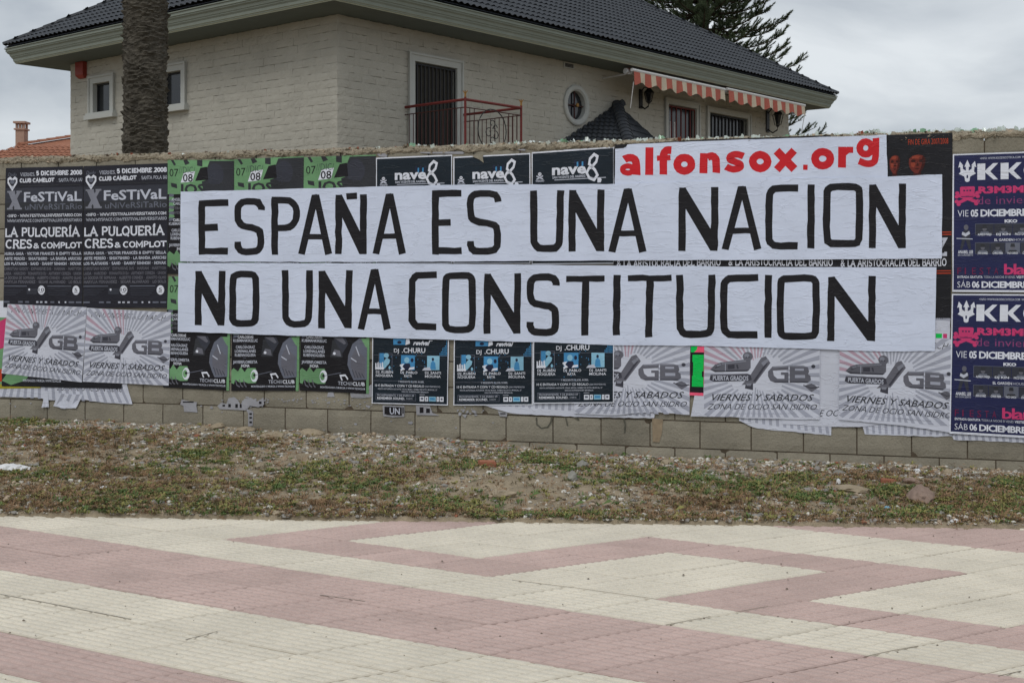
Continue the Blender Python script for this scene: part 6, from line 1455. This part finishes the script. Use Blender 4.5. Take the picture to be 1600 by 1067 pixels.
rock(1298, 756, 16, 9, 'rock_beige', 'pinkish small stone on the weedy patch right', 20.6)
rock(1060, 780, 16, 6, 'rock_grey', 'pale stone in the bare gravel right of centre', 21.6)
rock(180, 675, 20, 5, 'rock_grey', 'greyish stone near the wall on the far left', 22.6)
rock(1302, 795, 10, 4, 'litter', 'whitish pebble in the bare gravel, right side', 23.6)
# brick fragment
def gbox(px, py, w_, h_, d_, rot, m, name, label, cat, tilt=.1):
    X, Y = gpx(px, py, hgt(0, 8)); b = MB(); b.box(-w_ / 2, w_ / 2, -d_ / 2, d_ / 2, -h_ * .35, h_ * .65)
    bm = bmesh.new(); me = new_mesh(name, b.V, b.F, M[m]); bm.from_mesh(me); bmesh.ops.bevel(bm, geom=bm.edges[:], offset=h_ * .12, segments=2, affect='EDGES')
    for v in bm.verts: v.co += Vector([random.uniform(-1, 1) * h_ * .05 for _ in range(3)])
    bm.to_mesh(me); bm.free(); o = link(name, me, None, (X, Y, hgt(X, Y) + h_ * .25)); o.rotation_euler = (tilt, tilt * .6, rot); return tag(o, label, cat)
gbox(761, 729, .12, .045, .08, .2, 'brick_orange', 'brick_fragment', 'orange brick fragment in the weeds near the centre', 'brick')
gbox(1388, 737, .10, .035, .05, -.2, 'gravel_rust', 'brick_fragment', 'rust brown brick fragment beside the large brown rock', 'brick')
# litter
def crumple(px, py, w_, h_, d_, rot, label, name='litter', cat='litter', m='litter'):
    X, Y = gpx(px, py, hgt(0, 8)); V = []; Fc = []; n, k = 10, 5; rr = random.Random(int(px))
    for i in range(n + 1):
        for j in range(k): 
            a = math.pi * j / (k - 1); e = math.sin(math.pi * min(1, max(0, (i + .4) / (n + .8)))) ** .4
            V.append(((i / n - .5) * w_, -math.cos(a) * d_ / 2 * e + rr.uniform(-.1, .1) * d_, math.sin(a) * h_ * e * rr.uniform(.6, 1.1)))
    for i in range(n):
        for j in range(k - 1): a = i * k + j; Fc.append((a, a + k, a + k + 1, a + 1))
    o = link(name, new_mesh(name, V, Fc, M[m]), None, (X, Y, hgt(X, Y) + .004)); o.rotation_euler.z = rot; return tag(o, label, cat)
crumple(20, 722, .26, .045, .09, -.05, 'white crumpled plastic wrapper lying at the far left', 'plastic_wrapper', 'wrapper')
crumple(335, 800, .035, .05, .03, .6, 'white torn cup piece standing in the green weeds near the pavement', 'cup_fragment')
crumple(864, 798, .09, .014, .03, .3, 'thin white paper scrap on the ground below the DJ posters')
crumple(14, 790, .09, .015, .05, .1, 'pale flattened scrap near the pavement at the far left')
crumple(612, 709, .04, .03, .03, .4, 'small white bag scrap in the gravel before the wall')
crumple(1552, 760, .06, .012, .03, 0, 'white scrap in the weeds under the purple posters')
crumple(1492, 789, .06, .02, .04, .4, 'white scrap between weeds at the right')
crumple(1433, 724, .05, .03, .04, .4, 'white lump by the wall above the large brown rock')
crumple(1386, 768, .04, .015, .03, .2, 'pale blue scrap left of the large brown rock', m='ink_paleblue')
crumple(162, 745, .045, .012, .03, .2, 'small white scrap on the brown growth at the left')
crumple(1310, 736, .035, .035, .03, 1, 'small white chip standing in the rubble on the right')
b = MB(); X0, Y0 = gpx(200, 724); pts = [Vector((*gpx(px, py), 0)) for px, py in ((198, 721), (218, 725), (236, 719), (255, 717), (278, 708))]
for q in pts: q.z = hgt(q.x, q.y) + .02
b.tube(pts, [.004, .006, .006, .005, .003], 5); b.tube([pts[2], pts[2] + Vector((-.06, .12, .02))], [.004, .002], 4); tag(b.build('dry_stick', M['stick'], None, tuple(pts[0])), 'bent dry stick lying across the weeds at the left', 'stick')
# big leaves by the pavement
for k, (px, py) in enumerate(((905, 786), (949, 783), (836, 778), (924, 779), (1062, 792))):
    X, Y = gpx(px, py); b = MB(); s_ = .035; z = hgt(X, Y) + .02
    b.add([(X - s_, Y, z), (X - s_ * .3, Y - s_ * .5, z + .012), (X + s_, Y + .01, z + .02), (X + s_ * .2, Y + s_ * .6, z + .03)], [(0, 1, 2, 3)]); tag(b.build('fallen_leaf', M['weed_olive' if k > 2 else 'weed_green'], None, (X, Y, z)), ['dark green leaf near the pavement below the DJ posters', 'small dark leaf right of the large dark one', 'green leaf left of the paper scrap', 'yellow leaf beside the dark leaves', 'yellow leaf on the bare gravel'][k], 'leaf')
